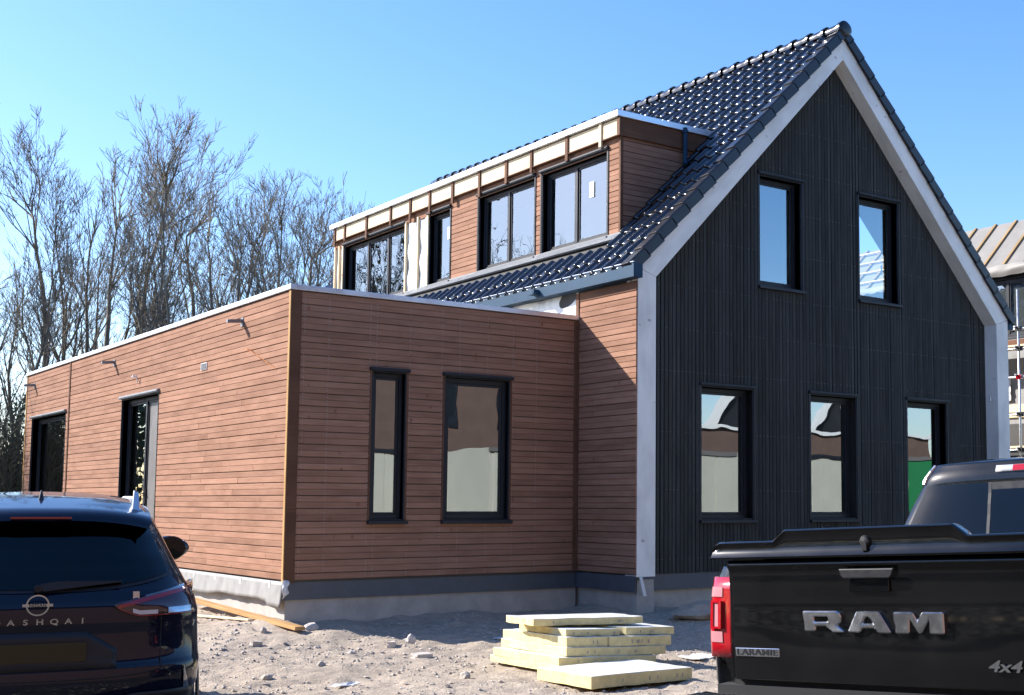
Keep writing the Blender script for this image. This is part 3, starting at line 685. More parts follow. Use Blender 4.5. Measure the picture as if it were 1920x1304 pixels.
# ---- dormer
do = MB(); do.box(DX + .12, 2.9, DY0 + .1, DY1 - .1, 5.47, 5.66)
dorm = part('dormer', do, M_INTD, house)
rl = lambda x: ZK + (x) * sa / ca + .1
mb = MB().prism([(DX + .03, DY0 + .025, rl(DX) - .15), (2.40, DY0 + .025, 5.612), (DX + .03, DY0 + .025, 5.612)], (0, .12, 0)); part('cheek_wall', mb, M_INTD, dorm)
mb = MB().prism([(DX + .03, DY1 - .14, rl(DX) - .15), (2.40, DY1 - .14, 5.612), (DX + .03, DY1 - .14, 5.612)], (0, .12, 0)); part('cheek_wall', mb, M_LARCHC, dorm)
h_boards(dorm, (0, DY0, 0), X, -Y, DX + .03, 2.9, 3.78, 5.62, .079, [], M_LARCH, clip=lambda z, a, b: (a, min(b, (z - ZK - .10) / (sa / ca) - .0)))
WD = [(1.50, 3.24, (.47,)), (3.48, 5.22, (.47,)), (6.24, 7.00, ()), (7.96, 10.62, (.34, .67))]   # window strips y0,y1
zl, zh = 3.93, 5.20
hD = [(a, b, zl, zh) for a, b, s in WD]
mb = MB(); wall_cells(mb, (DX, 0, 0), Y, -X, DY0 + .03, DY1 - .03, 3.55, 5.47, -.16, -.028, hD); dfw = part('front_wall', mb, M_INTD, dorm)
hDb = [(a - .02, b + .02, 3.6, zh + .03) for a, b, s in WD] + [(7.02, DY1, 3.6, 5.20)]
h_boards(dorm, (DX, 0, 0), Y, -X, DY0 - .0, DY1, 3.84, 5.27 + .08, .079, hDb, M_LARCH)
part('corner_board', MB().box(DX - .012, DX + .04, DY0 - .012, DY0 + .03, 3.80, 5.36), M_LARCHC, dorm)
for (a, b, s), lab in zip(WD, ('right-hand double dormer window, mostly reflecting sky', 'second double dormer window from the right, reflecting bare branches', 'narrow single dormer window beside the silver insulation', 'triple dormer window at the far end')):
    o = window(house, (DX, b, zl), -Y, -X, b - a, zh - zl, recess=.09, splits=s, fw=.055, gl=M_GLASSW, sill=True, sillmat=M_LEAD, label=lab)
    if b < 4:
        part('sticker', MB().box(DX + .105, DX + .108, 1.98, 2.10, 4.62, 4.86), M_WPL, o)
    if 6 < a < 7: part('sticker', MB().box(DX + .105, DX + .108, 6.40, 6.52, 4.70, 4.92), M_WPL, o)
ins = MB()
part('foil_lining', MB().grid(lambda u, v: (DX + .012 - .014 * math.sin(u * 18 + v * 3) * math.cos(v * 16), 7.02 + u * .92, 3.84 + 1.40 * v), [i / 24 for i in range(25)], [j / 30 for j in range(31)], flip=True), M_FOIL, dorm, smooth=True, label='crinkled silver insulation between bare battens')
part('foil_lining', MB().grid(lambda u, v: (DX + .012 - .006 * math.sin(u * 8 + v * 13), 10.66 + u * .44, 3.84 + 1.40 * v), [i / 8 for i in range(9)], [j / 30 for j in range(31)], flip=True), M_FOIL, dorm, smooth=True)
for yb in (7.03, 7.42, 7.90, 10.68, 10.86, 11.06):
    board(dorm, (DX - .03, yb, 3.80), (DX - .03, yb, 5.25), -X, .055, .04, M_PINE, 'bare_batten')
# fascia
zf0, zf1 = 5.36, 5.605
part('soffit', MB().box(DX - .075, DX + .1, DY0 - .03, DY1 + .02, 5.345, 5.36), M_LARCHC, dorm)
fy = [1.11, 1.57, 2.46, 3.47, 4.24, 5.11, 6.04, 6.88, 7.64, 8.44, 9.49, 10.5, 10.98]
for a, b in zip(fy[:-1], fy[1:]): board(dorm, (DX - .06, a + .02, (zf0 + zf1) / 2), (DX - .06, b - .02, (zf0 + zf1) / 2), -X, zf1 - zf0, .02, M_PINE, 'fascia_panel')
for i, yb in enumerate(fy):
    lo = (5.34, 5.26, 5.24, 5.26, 5.24, 5.18, 5.24, 5.20, 5.16, 5.26, 5.18, 5.30, 5.24)[i]
    mat_ = M_PINE if i == 1 else M_LARCHC
    board(dorm, (DX - .085, yb, lo), (DX - .085, yb, 5.62), -X, .07 if i % 2 else .08, .024, mat_, 'cover_batten')
part('frieze_board', MB().box(DX - .07, 2.46, DY0 - .045, DY0 - .012, 5.345, 5.615), M_LARCHC, dorm, bevel=.003)
part('coping', MB().box(DX - .12, 2.42, DY0 - .085, DY0 + .12, 5.617, 5.71).box(DX - .12, DX + .12, DY0 + .12, DY1 + .03, 5.617, 5.71), M_ALU, dorm, bevel=.006)
part('roof_covering', MB().box(DX + .12, 2.42, DY0 + .12, DY1, 5.662, 5.70), M_ROOFM, dorm)
part('lead_flashing', MB().prism([tuple(V((DX - .005, DY0 - .03, 3.925))), tuple(V((DX - .02, DY0 - .03, 3.925))), (DX - .024, DY0 - .03, 3.90), tuple(rp(0, dl0 - .07, DY0 - .03, .140)), tuple(rp(0, dl0 - .07, DY0 - .03, .110)), (DX - .005, DY0 - .03, 3.86)], (0, DY1 - DY0 + .05, 0)), M_LEAD, dorm)
part('cheek_flashing', MB().obox((DX + .02, DY0 - .10, rl(DX) - .02), (0, .10, 0), (1.75, 0, 1.75 * sa / ca), (-.02, 0, .03)), M_TILEM, dorm)
part('rain_pipe', MB().tube((1.69, DY0 - .09, 5.66), (1.69, DY0 - .09, 5.16), .035, .035, 12).tube((1.69, DY0 - .09, 5.16), (1.66, DY0 - .13, 5.08), .035, .033, 12).tube((1.69, DY0 - .09, 5.58), (1.69, DY0 - .09, 5.62), .046, .046, 12), M_GUTTER, house, smooth=False, angle=40)
part('wall_hook', MB().tube((W - FW - .01, .13, 1.80), (W - FW - .14, .05, 1.80), .012).tube((W - FW - .14, .05, 1.76), (W - FW - .14, .05, 1.84), .016), M_STEEL, house)

# ------------------------------------------------------------------ insulation boards in a pile
FD1 = V((.985, -.17, 0)).normalized()
def slab(A, lr, ll, z, th, label, skew=0., notch=False, tilt=-.03):
    A = V((A[0], A[1], z)); r = V((.99, -.14 + skew, tilt)) * lr; l = V((-.04 + skew * -.5, 1, .0)) * ll
    t = thing('insulation_board', label, 'foam board', tuple(A), 'yellow insulation boards in a pile')
    rr2 = random.Random(int(A.x * 1000) & 255)
    def edge(p, q, n, amp=.007): return [p.lerp(q, i / n) + V((rr2.uniform(-amp, amp), rr2.uniform(-amp, amp), rr2.uniform(-amp, amp) * .5)) for i in range(n)]
    ring = edge(A, A + r, 9) + edge(A + r, A + r + l, 7) + edge(A + r + l, A + l, 9) + edge(A + l, A, 7)
    if notch: ring[0] = ring[0] + V((.05, .03, 0)); 
    mb = MB().prism(ring, (0, 0, th)); part('foam_core', mb, M_FOAM, t, bevel=.003)
    tp = [p + V((0, 0, th)) for p in ring]; mb = MB().prism([p * 1 for p in tp], (0, 0, .003)); part('facing', mb, M_FOAMT, t)
    for q_ in range(5):
        u_ = .08 + .84 * rr2.random(); part('print_mark', MB().obox(A + r * u_ + V((0, -.0022, th * .3)), r.normalized() * .012, V((0, .002, 0)), V((0, 0, th * .35))), M_STONE, t)
    return t
slab((-3.70, -4.22), 1.07, .80, -1.625, .108, 'thick yellow insulation board lying alone in front of the pile', tilt=.012, skew=.03)
slab((-3.43, -3.45), .98, 1.34, -1.60, .065, 'lowest insulation board of the pile, half hidden behind the front board', skew=-.02)
slab((-3.43, -3.32), 1.06, 1.14, -1.532, .075, 'second insulation board from the bottom of the pile, sticking out to the left')
slab((-3.33, -3.30), 1.09, 1.14, -1.454, .078, 'third insulation board from the bottom, a long unbroken front edge')
slab((-3.31, -3.26), .45, 1.10, -1.373, .092, 'shorter insulation board left of the joint in the fourth layer')
slab((-2.858, -3.335), .70, .94, -1.386, .094, 'deeper yellow insulation board right of the joint in the fourth layer', skew=-.01)
slab((-3.27, -3.20), .58, .80, -1.276, .062, 'insulation board under the left of the top board, its facing in shade')
slab((-2.69, -3.285), .62, .80, -1.288, .070, 'insulation board with a torn corner, at the right of the fifth layer', notch=True)
slab((-3.47, -2.92), 1.14, .52, -1.188, .066, 'topmost insulation board of the pile with white facing', skew=-.10, tilt=-.01)

# ------------------------------------------------------------------ debris on the ground
def plank(p0, p1, wd, th, label, mat=M_PINE):
    p0, p1 = V(p0), V(p1); x_ = (p1 - p0); Lx = x_.length; x_.normalize(); y_ = V((0, 0, 1)).cross(x_).normalized(); z_ = x_.cross(y_)
    M = Matrix(((x_.x, y_.x, z_.x, 0), (x_.y, y_.y, z_.y, 0), (x_.z, y_.z, z_.z, 0), (0, 0, 0, 1))); M.translation = (p0 + p1) / 2
    me = MB().box(-Lx / 2, Lx / 2, -wd / 2, wd / 2, 0, th).mesh('timber_plank', mat); o = bpy.data.objects.new('timber_plank', me); COL.objects.link(o); o.matrix_world = M
    b = o.modifiers.new('b', 'BEVEL'); b.width = .003; return tag(o, label, 'timber', 'loose timber on the site')
plank((-4.46, .40, gh(-4.5, .4) + .045), (-4.52, 3.9, -1.315), .12, .04, 'long pale timber plank lying along the sunlit annex plinth', M_GOLD)
plank((-4.62, 1.5, gh(-4.62, 1.5) + .005), (-4.75, 3.1, gh(-4.75, 3.1) + .005), .07, .02, 'narrow splintered batten lying beside the longer plank near the car', M_PINE)
def bigrock(name, x, y, sx, sy, sz, an, mat, label, cat, group=None, sub=2, rough_=.16, box=False):
    bm = bmesh.new()
    if box: bmesh.ops.create_cube(bm, size=1.6); bmesh.ops.subdivide_edges(bm, edges=bm.edges[:], cuts=3, use_grid_fill=True)
    else: bmesh.ops.create_icosphere(bm, subdivisions=sub, radius=1)
    for v in bm.verts:
        n = noise.noise(v.co * 1.7 + V((x * 9, y * 9, 0))); v.co *= 1 + rough_ * n * 2; v.co.x *= sx; v.co.y *= sy; v.co.z *= sz
    me = bpy.data.meshes.new(name); bm.to_mesh(me); bm.free(); me.materials.append(mat)
    o = bpy.data.objects.new(name, me); COL.objects.link(o); o.location = (x, y, gh(x, y) + sz * .45); o.rotation_euler = (R.uniform(-.1, .1), R.uniform(-.1, .1), an)
    return tag(o, label, cat, group)
ST = 'broken stones on the dirt'
bigrock('broken_brick', -3.78, -1.22, .13, .07, .05, .2, M_STONEP, 'flat pale brick lying at the edge of the shadow, largest of the rubble', 'brick', ST, box=True, rough_=.06)
bigrock('broken_brick', -3.83, -.62, .06, .05, .04, .9, M_STONEP, 'small square piece of brick left of the flat pale brick', 'brick', ST, box=True, rough_=.1)
bigrock('stone', -3.54, -.50, .06, .05, .065, .4, M_STONEP, 'upright pale stone just behind the flat pale brick', 'stone', ST)
bigrock('broken_brick', -5.09, .07, .07, .045, .035, .1, M_STONE, 'small brown brick piece lying alone in front of the annex corner', 'brick', ST, box=True, rough_=.08)
bigrock('stone', -4.80, .62, .04, .04, .045, .4, M_STONE, 'dark round stone just below the end of the plank', 'stone', ST)
bigrock('stone', -4.12, -2.75, .07, .05, .045, 1.2, M_STONE, 'dark stone left of the pile of insulation boards', 'stone', ST)
bigrock('stone', -5.05, -1.55, .05, .04, .035, .2, M_STONE, 'grey stone in the open dirt midway between car and foam pile', 'stone', ST)
bigrock('stone', -5.75, -1.95, .055, .05, .04, .2, M_STONE, 'grey stone nearest to the right side of the parked car', 'stone', ST)
bigrock('stone', -4.10, .95, .16, .08, .06, .8, M_STONEP, 'smooth pale lump half buried in the mound at the annex corner', 'stone', ST)
def scrap(x, y, a, sx, sy, mat, label, name='plastic_scrap'):
    mb = MB().grid(lambda u, v: (x + (u - .5) * sx * math.cos(a) - (v - .5) * sy * math.sin(a), y + (u - .5) * sx * math.sin(a) + (v - .5) * sy * math.cos(a), gh(x, y) + .02 + .02 * noise.noise(V((u * 4, v * 4, x)))), [i / 8 for i in range(9)], [i / 6 for i in range(7)])
    o = single(name, mb, mat, label, 'scrap', (x, y, gh(x, y)), 'scraps littering the site'); o.modifiers.new('s', 'SOLIDIFY').thickness = .008
scrap(-5.32, -2.70, .3, .26, .12, M_WPL, 'crumpled white scrap lying in the dirt below the centre of the yard')
scrap(-1.45, -3.05, .2, .42, .30, M_WPL, 'pale sheet lying in the shade between foam pile and pickup')
scrap(-6.3, -.9, .6, .10, .05, M_GREEN, 'small green plastic scrap in the dirt near the car')
scrap(-2.0, -.25, .1, .60, .13, M_WPL, 'torn white strip of tape on the shaded ground along the annex')
scrap(.9, -.35, .1, .65, .10, M_WPL, 'torn white strip on the ground in front of the black gable')
bigrock('soil_heap', .75, -.75, .7, .35, .14, .1, M_GROUND, 'low heap of dark soil in front of the black gable', 'soil', sub=3)

# ------------------------------------------------------------------ bare trees behind the annex
def tree_mesh(seed, H, spread, dens=1.0, lean=.0, fork=.3):
    rg = np.random.RandomState(seed); P0 = []; P1 = []; R0 = []; R1 = []
    SEG = (.6, .45, .32, .22, .16); NB = (.8, .97, 1.12, 1.1, 0); WOB = (.045, .09, .12, .15, .18)
    def grow(p, d, length, r, lvl, f_start):
        nseg = max(2, int(length / SEG[lvl])); seg = length / nseg
        for i in range(nseg):
            d = d + rg.normal(0, WOB[lvl], 3); d[2] += (.03, .09, .10, .10, .08)[lvl]; d = d / np.linalg.norm(d)
            q = p + d * seg; t = (i + 1) / nseg; r0 = r * (1 - .82 * (i / nseg)); r1 = r * (1 - .82 * t)
            P0.append(p); P1.append(q); R0.append(r0); R1.append(r1)
            if lvl < 4 and t > f_start:
                for _ in range(rg.poisson(NB[lvl] * dens)):
                    side = rg.normal(0, 1, 3); side -= d * side.dot(d); side /= np.linalg.norm(side) + 1e-6
                    ang = rg.uniform(.35, .75) if lvl < 2 else rg.uniform(.35, .9)
                    nd = d * math.cos(ang) + side * math.sin(ang) * spread; nd[2] = abs(nd[2]) * .9 + .1; nd /= np.linalg.norm(nd)
                    ln = (length * rg.uniform(.34, .52) * (1.15 - .6 * t)) if lvl == 0 else length * rg.uniform(.35, .6) * (1.1 - .5 * t)
                    if ln > .2: grow(q, nd, ln, min(r1 * .75, max(.012, r1 * rg.uniform(.4, .62) + .004)), lvl + 1, .15)
            p = q
        if lvl < 3:
            for _ in range(3):
                nd = d + rg.normal(0, .28, 3); nd /= np.linalg.norm(nd); grow(p, nd, max(.5, length * .22), r * .2, min(lvl + 2, 4) if lvl else 2, .1)
    d = np.array([rg.normal(0, .04) + lean, rg.normal(0, .04), 1.]); d /= np.linalg.norm(d)
    if rg.rand() < .35: grow(np.zeros(3), d, H * .97, H * .0150, 0, fork)
    else:
        n0 = H * rg.uniform(.22, .36); p = np.zeros(3)
        for i in range(5): q = p + d * n0 / 5; P0.append(p); P1.append(q); R0.append(H * .0150); R1.append(H * .0145); p = q; d = d + rg.normal(0, .02, 3); d /= np.linalg.norm(d)
        for s in ((-1, 1) if rg.rand() < .6 else (-1, .1, 1)):
            nd = d + np.array([.24 * s * spread, rg.normal(0, .15), 0]); grow(p, nd / np.linalg.norm(nd), (H - n0) * rg.uniform(.85, 1.0), H * .0105, 0, .22)
    P0, P1, R0, R1 = np.array(P0), np.array(P1), np.array(R0), np.array(R1)
    R0 = np.maximum(R0, .0075); R1 = np.maximum(R1, .0065)
    if len(P0) > 26000: k = np.argsort(-R0)[:26000]; P0, P1, R0, R1 = P0[k], P1[k], R0[k], R1[k]
    Dv = P1 - P0; Dv /= np.linalg.norm(Dv, axis=1)[:, None]; P1 = P1 + Dv * R1[:, None] * .3
    ref = np.where(np.abs(Dv[:, 2:3]) < .9, np.array([[0, 0, 1.]]), np.array([[1., 0, 0]]))
    A = np.cross(Dv, ref); A /= np.linalg.norm(A, axis=1)[:, None]; B = np.cross(Dv, A); n = len(P0)
    big = R0 > .03; vs = []; fs = []; base = 0
    for mask, sides in ((big, 7), (~big, 3)):
        a, b, p0, p1, r0, r1 = A[mask], B[mask], P0[mask], P1[mask], R0[mask], R1[mask]; m = len(p0)
        if m == 0: continue
        ring = []
        for p, r in ((p0, r0), (p1, r1)):
            for k in range(sides):
                t = 2 * math.pi * k / sides; ring.append(p + (a * math.cos(t) + b * math.sin(t)) * r[:, None])
        ring = np.stack(ring, 1).reshape(-1, 3); vs.append(ring); i0 = base + np.arange(m) * 2 * sides
        for k in range(sides):
            k2 = (k + 1) % sides; fs.append(np.stack([i0 + k, i0 + k2, i0 + sides + k2, i0 + sides + k], 1))
        base += len(ring)
    vs = np.concatenate(vs); fs = np.concatenate(fs)
    me = bpy.data.meshes.new('crown'); me.vertices.add(len(vs)); me.vertices.foreach_set('co', vs.astype(np.float32).ravel())
    me.loops.add(len(fs) * 4); me.loops.foreach_set('vertex_index', fs.astype(np.int32).ravel())
    me.polygons.add(len(fs)); me.polygons.foreach_set('loop_start', (np.arange(len(fs)) * 4).astype(np.int32)); me.polygons.foreach_set('loop_total', np.full(len(fs), 4, np.int32))
    me.update(calc_edges=True); me.materials.append(M_BARK); return me
TMESH = [tree_mesh(21, 13, .75, 1.0), tree_mesh(5, 13, .8, 1.0, .06), tree_mesh(33, 12, .9, 1.05, -.05, .3), tree_mesh(48, 11.5, 1.0, 1.1, .1, .25), tree_mesh(52, 9.5, .8, 1.15, 0, .2)]
print('tree faces', [len(m.polygons) for m in TMESH])
def px(u, v, t): return CAM + (cf + cr * ((u - 1219.383) / 2412.436) - cu * ((v - 727.386) / 2412.436)) * t
TG = 'bare trees behind the annex'
tl = [  # u at mid-height, depth, mesh, height scale, yaw, label
 (-50, 34, 2, .58, .5, 'bare tree at the extreme left edge, cut by the frame'),
 (22, 33, 4, .76, 1.9, 'short thickly branched bare tree above the thicket at far left'),
 (66, 38, 3, .68, 4.0, 'bare tree just left of the far annex corner with tangled low limbs'),
 (104, 36, 1, .76, 2.6, 'leaning bare tree rising beside the far end of the annex'),
 (146, 36, 0, .74, .4, 'tall bare tree with thick forked trunk above the far annex window'),
 (196, 43, 2, .78, 5.3, 'thin bare tree between the two tallest trunks, standing further back'),
 (214, 40, 4, 1.15, 3.3, 'thin bare tree just left of the tallest one'),
 (243, 37, 1, .84, 5.2, 'tallest bare tree, standing above the middle roof spout'),
 (296, 37, 0, .78, 3.9, 'slender bare tree just right of the tallest one'),
 (344, 34, 3, .76, 2.2, 'bare tree with a strongly leaning trunk right of the middle'),
 (372, 42, 1, .84, 1.1, 'distant bare tree directly behind the leaning trunk'),
 (404, 40, 2, .90, 1.1, 'bare tree midway between the leaning trunk and the near roof spout'),
 (448, 36, 3, .84, 5.9, 'wide-crowned bare tree above the near roof spout'),
 (490, 42, 0, .86, 4.6, 'straight bare tree left of the annex corner'),
 (534, 38, 2, .80, 2.9, 'bare tree with fine twigs above the annex corner'),
 (570, 43, 1, .80, .2, 'bare tree right of the annex corner, its crown reaching towards the dormer'),
 (598, 44, 4, 1.02, .9, 'faint small bare tree beside the far end of the dormer'),
 (632, 47, 4, .88, 4.2, 'smallest bare tree, half hidden by the dormer')]
for u, t, mi, s, yaw, lab in tl:
    p = px(u, 640, t); x_, y_ = p.x, p.y; z_ = -1.7
    o = thing('bare_tree', lab, 'tree', (x_, y_, z_), TG, world=False); o.rotation_euler = (0, 0, yaw); o.scale = (s, s, s)
    c = bpy.data.objects.new('crown', TMESH[mi]); COL.objects.link(c); c.parent = o
    tr = MB(); tr.lathe((0, 0, 0), (0, 0, 1), [(.42, -.3), (.30, .05), (.20, .5), (.165, 1.1)], 9); tm = tr.mesh('trunk', M_BARK, smooth=True) if 'TRK' not in globals() else TRK
    TRK = tm; c = bpy.data.objects.new('trunk', tm); COL.objects.link(c); c.parent = o
# trees of the belt that the windows and roofs reflect
for k, (x_, y_, mi, s, yaw) in enumerate(((-8, 27, 0, .85, 1), (-12, 24, 2, .84, 2), (-16.5, 29, 1, .74, 3), (-21, 24, 3, .7, 4), (-26, 30, 0, .8, 5), (-32, 24, 1, .8, .5), (-5.5, 24, 4, 1.0, 2.5))):
    o = thing('bare_tree', 'bare tree of the belt beyond the left edge, seen only mirrored in the dormer glass', 'tree', (x_, y_, -1.7), 'bare trees mirrored in the glass', world=False); o.rotation_euler = (0, 0, yaw); o.scale = (s, s, s)
    c = bpy.data.objects.new('crown', TMESH[mi]); COL.objects.link(c); c.parent = o
wh = random.Random(9); hm = MB()  # unseen hedge added so the tailgate and door glass reflect something dark
for k in range(20000):
    a = V((-25.5 + wh.gauss(0, .8), wh.uniform(-18, 20), -1.6 + 6.5 * wh.random() ** .8)); d = V((wh.uniform(-1, 1), wh.uniform(-1, 1), wh.uniform(-1, 1))).normalized(); e = d.orthogonal().normalized(); z_ = wh.uniform(.08, .2)
    hm.q(a - d * z_, a - e * z_ * .6, a + d * z_, a + e * z_ * .6)
for k in range(9000):
    a = V((wh.uniform(-26, -6.5), 31 + wh.gauss(0, .8), -1.6 + 5.2 * wh.random() ** .8)); d = V((wh.uniform(-1, 1), wh.uniform(-1, 1), wh.uniform(-1, 1))).normalized(); e = d.orthogonal().normalized(); z_ = wh.uniform(.08, .22)
    hm.q(a - d * z_, a - e * z_ * .6, a + d * z_, a + e * z_ * .6)
HEDGE = hm
# thicket at the far left
th = random.Random(5); tk = MB()
for k in range(2600):
    t = th.uniform(27, 34); u = th.uniform(-260, 62); p = px(u, 900, t)
    x_, y_ = p.x, p.y
    z0 = -1.7 + th.random() * .3; h_ = th.uniform(.8, 4.2) * (1.0 if u < 20 else .75)
    q = V((x_ + th.uniform(-.6, .6), y_ + th.uniform(-.6, .6), z0 + h_)); m_ = V((x_, y_, z0)).lerp(q, .5) + V((th.uniform(-.2, .2), th.uniform(-.2, .2), 0)); r_ = th.uniform(.006, .02)
    tk.tube((x_, y_, z0), m_, r_, r_ * .8, 3, False).tube(m_, q, r_ * .8, r_ * .4, 3, False)
    for j in range(3):
        a = m_.lerp(q, th.random()); b = a + V((th.uniform(-.5, .5), th.uniform(-.5, .5), th.uniform(.1, .6))); tk.tube(a, b, r_ * .5, r_ * .25, 3, False)
M_BRUSH = plain('dry_brush', (.085, .075, .045), .9, noisy=.4, nscale=1.2)
M_IVY = plain('ivy_leaf', (.055, .075, .028), .7, noisy=.4, nscale=2.)
me = HEDGE.mesh('added_hedge', M_IVY); o = bpy.data.objects.new('added_hedge', me); COL.objects.link(o); o['kind'] = 'stuff'; tag(o, 'added dark hedge west of the yard, there to darken reflections in the black pickup', 'hedge')
me = tk.mesh('thicket', M_BRUSH); o = bpy.data.objects.new('thicket', me); COL.objects.link(o); o['kind'] = 'stuff'; tag(o, 'tangled leafless thicket under the trees left of the annex', 'bushes')
tk = MB()
for k in range(9000):
    t = th.uniform(27.5, 35); u = th.uniform(-260, 62); p = px(u, 900, t); z = -1.6 + (th.random() ** 1.6) * 3.2 * (1 + .3 * math.sin(u * .05))
    a = V((p.x, p.y, z)); d = V((th.uniform(-1, 1), th.uniform(-1, 1), th.uniform(-1, 1))).normalized(); e = d.orthogonal().normalized(); s = th.uniform(.03, .075)
    tk.q(a - d * s, a - e * s * .6, a + d * s, a + e * s * .6)
me = tk.mesh('undergrowth_leaves', M_IVY); o = bpy.data.objects.new('undergrowth_leaves', me); COL.objects.link(o); o['kind'] = 'stuff'; tag(o, 'dull green leaves low in the thicket at the far left', 'bushes')

# ------------------------------------------------------------------ neighbouring house at the right edge, with scaffold
M_BATT = wood('weathered_batten', (.30, .20, .10), (.38, .26, .14), (.2, .12, .06), .7, .2)
nb = thing('unfinished_house', 'unfinished neighbouring house with grey membrane roof and bare battens, behind scaffold', 'building', (17, 10, -1.6))
NX, NZ, RX, RZ, NY0, NY1 = 14.8, 5.68, 16.2, 7.06, 3.6, 18.0
part('wall', MB().box(NX + .05, 20, NY0 + .1, NY1, -1.7, 3.9), M_MEMBL, nb)
part('upper_wall', MB().box(NX + .25, 20, NY0 + .1, NY1, 3.9, 5.55), M_INTD, nb)
part('roof', MB().prism([(NX, NY0, NZ), (RX, NY0, RZ), (21, NY0, RZ), (21, NY0, RZ - .2), (RX, NY0, RZ - .2), (NX, NY0, NZ - .16)], (0, NY1 - NY0, 0)), M_ROOFM, nb)
vk = MB().grid(lambda u, v: (NX - .02 - .05 * math.sin(v * 3) - .03 * noise.noise(V((u * 30, v * 2, 0))), NY0 + u * 14, NZ + .02 - .27 * v + .03 * noise.noise(V((u * 40, 3, v)))), [i / 160 for i in range(161)], [j / 6 for j in range(7)])
part('eaves_sheet', vk, M_ROOFM, nb, smooth=True)
sl_n = V((RX - NX, 0, RZ - NZ)); n_n = V((-(RZ - NZ), 0, RX - NX)).normalized()
y_ = 3.9
while y_ < 17.5:
    board(nb, V((NX, y_, NZ)) + n_n * .045, V((RX, y_, RZ)) + n_n * .045, n_n, .075, .05, M_BATT, 'roof_batten'); y_ += .62
for k in range(4):
    p = V((NX, 0, NZ)) + sl_n * (.12 + k * .25) + n_n * .08
    board(nb, V((p.x, 8.6, p.z)), V((p.x, 14, p.z)), n_n, .05, .035, M_PINE, 'tile_batten')
for y0, y1 in ((4.0, 6.35), (6.5, 7.6), (9.5, 12.0)):
    window(nb, (NX + .16, y1, 3.98), -Y, -X, y1 - y0, 1.38, recess=.03, splits=(.5,), fw=.07, gl=M_GLASSW, casing=False)
part('doorway', MB().box(NX + .03, NX + .06, 4.2, 5.9, -1.4, 1.9), M_INTD, nb)
part('frieze_board', MB().box(NX, NX + .06, 3.8, 12, 2.05, 2.35), M_PINE, nb); part('frieze_board', MB().box(NX, NX + .06, 3.8, 12, 3.72, 3.88), M_LARCHC, nb)
part('plastic_sheet', MB().grid(lambda u, v: (NX - .02 - .05 * noise.noise(V((u * 9, v * 5, 2))), 5.0 + u * 1.6, 2.45 + v * .5), [i / 12 for i in range(13)], [j / 6 for j in range(7)], flip=True), M_WPL, nb, smooth=True)
sc = thing('scaffold', 'steel tube scaffold standing against the unfinished house at the right edge', 'scaffold', (14.2, 4.3, -1.6))
for (sx, sy) in ((14.0, 4.18), (14.6, 4.18), (14.0, 6.6), (14.6, 6.6), (14.0, 2.0), (14.6, 2.0)):
    part('standard', MB().tube((sx, sy, -1.62), (sx, sy, 4.9 if sx < 14.2 else 4.2), .027, .027, 8), M_STEEL, sc, smooth=True)
for zz in (.55, 1.25, 2.05, 2.9, 3.55, 4.0):
    part('ledger', MB().tube((14.03, 1.8, zz), (14.03, 7.0, zz), .023, .023, 8), M_STEEL, sc, smooth=True)
    part('transom', MB().tube((13.9, 4.22, zz + .04), (14.75, 4.22, zz + .04), .023, .023, 8), M_STEEL, sc)
    part('coupler', MB().box(13.96, 14.07, 4.12, 4.25, zz - .05, zz + .05), M_BLKP if zz != 2.9 else M_LENSR, sc)
part('deck_board', MB().box(14.0, 14.65, 2.0, 6.8, 1.29, 1.34), M_PINE, sc)
part('deck_board', MB().box(14.0, 14.65, 2.0, 6.8, 3.60, 3.64), M_PINE, sc)

# ------------------------------------------------------------------ across the yard, behind the camera: mirrored in the gable windows
GC = 'site containers across the yard'
for i, (x0, x1, mat_, lab) in enumerate(((-7.6, -1.6, M_CREAM, 'cream site container mirrored in the annex windows, outermost'), (-1.5, 4.5, M_CREAM, 'cream site container mirrored in the wider annex window'), (4.6, 10.1, M_CREAM, 'cream site container mirrored in the left gable window, catching the gable shadow'), (10.2, 16.1, M_CREAM, 'cream site container mirrored in the middle gable window'), (16.2, 21, M_GREENC, 'green site container mirrored in the right gable window'))):
    if x0 < -5: continue
    yf = -8.6 if x0 > 4 else -11.4
    t = thing('site_container', lab, 'container', ((x0 + x1) / 2, yf - 1.2, -1.65), GC)
    top = 1.25 if mat_ is M_CREAM else 1.3
    part('shell', MB().box(x0, x1, yf - 2.4, yf - .05, -1.6, top), mat_, t)
    wv = MB(); xx = x0 + .1
    while xx < x1 - .2: wv.box(xx, xx + 1.15, yf - .05, yf - .03, -1.45, top - .12); xx += 1.2
    part('wall_panels', wv, mat_, t, kind='stuff'); part('roof_rim', MB().box(x0 - .01, x1 + .01, yf - .06, yf + .0, top - .1, top - .0), M_FRAME if i % 2 else M_DOOR, t)
opp = thing('opposite_house', 'brown clad house across the yard, seen only mirrored in the windows, its west stretch and high roof added to block sky', 'building', (10, -18, -1.65))
part('wall', MB().box(-30, 11, -25, -16, -1.7, 5.6), M_BRICKF, opp); part('roof', MB().prism([(-30, -15.6, 5.6), (-30, -20.5, 9.6), (-30, -25.4, 5.6)], (41, 0, 0)), M_TILEM, opp); part('wall', MB().box(11.05, 26, -22, -16, -1.7, 2.35), M_BRICKF, opp)  # long west stretch and high roof added unseen to hold back low sky light
for x0 in (3.6, 6.6, 9.2):
    o = part('window', MB().box(x0, x0 + 1.2, -16.02, -15.95, 2.2, 4.0), M_FRAME, opp); part('pane', MB().box(x0 + .08, x0 + 1.12, -15.96, -15.94, 2.3, 3.9), M_GLASS, o)
part('parapet_cap', MB().box(10.9, 26.1, -16.1, -15.9, 2.35, 2.45), M_WHITE, opp)
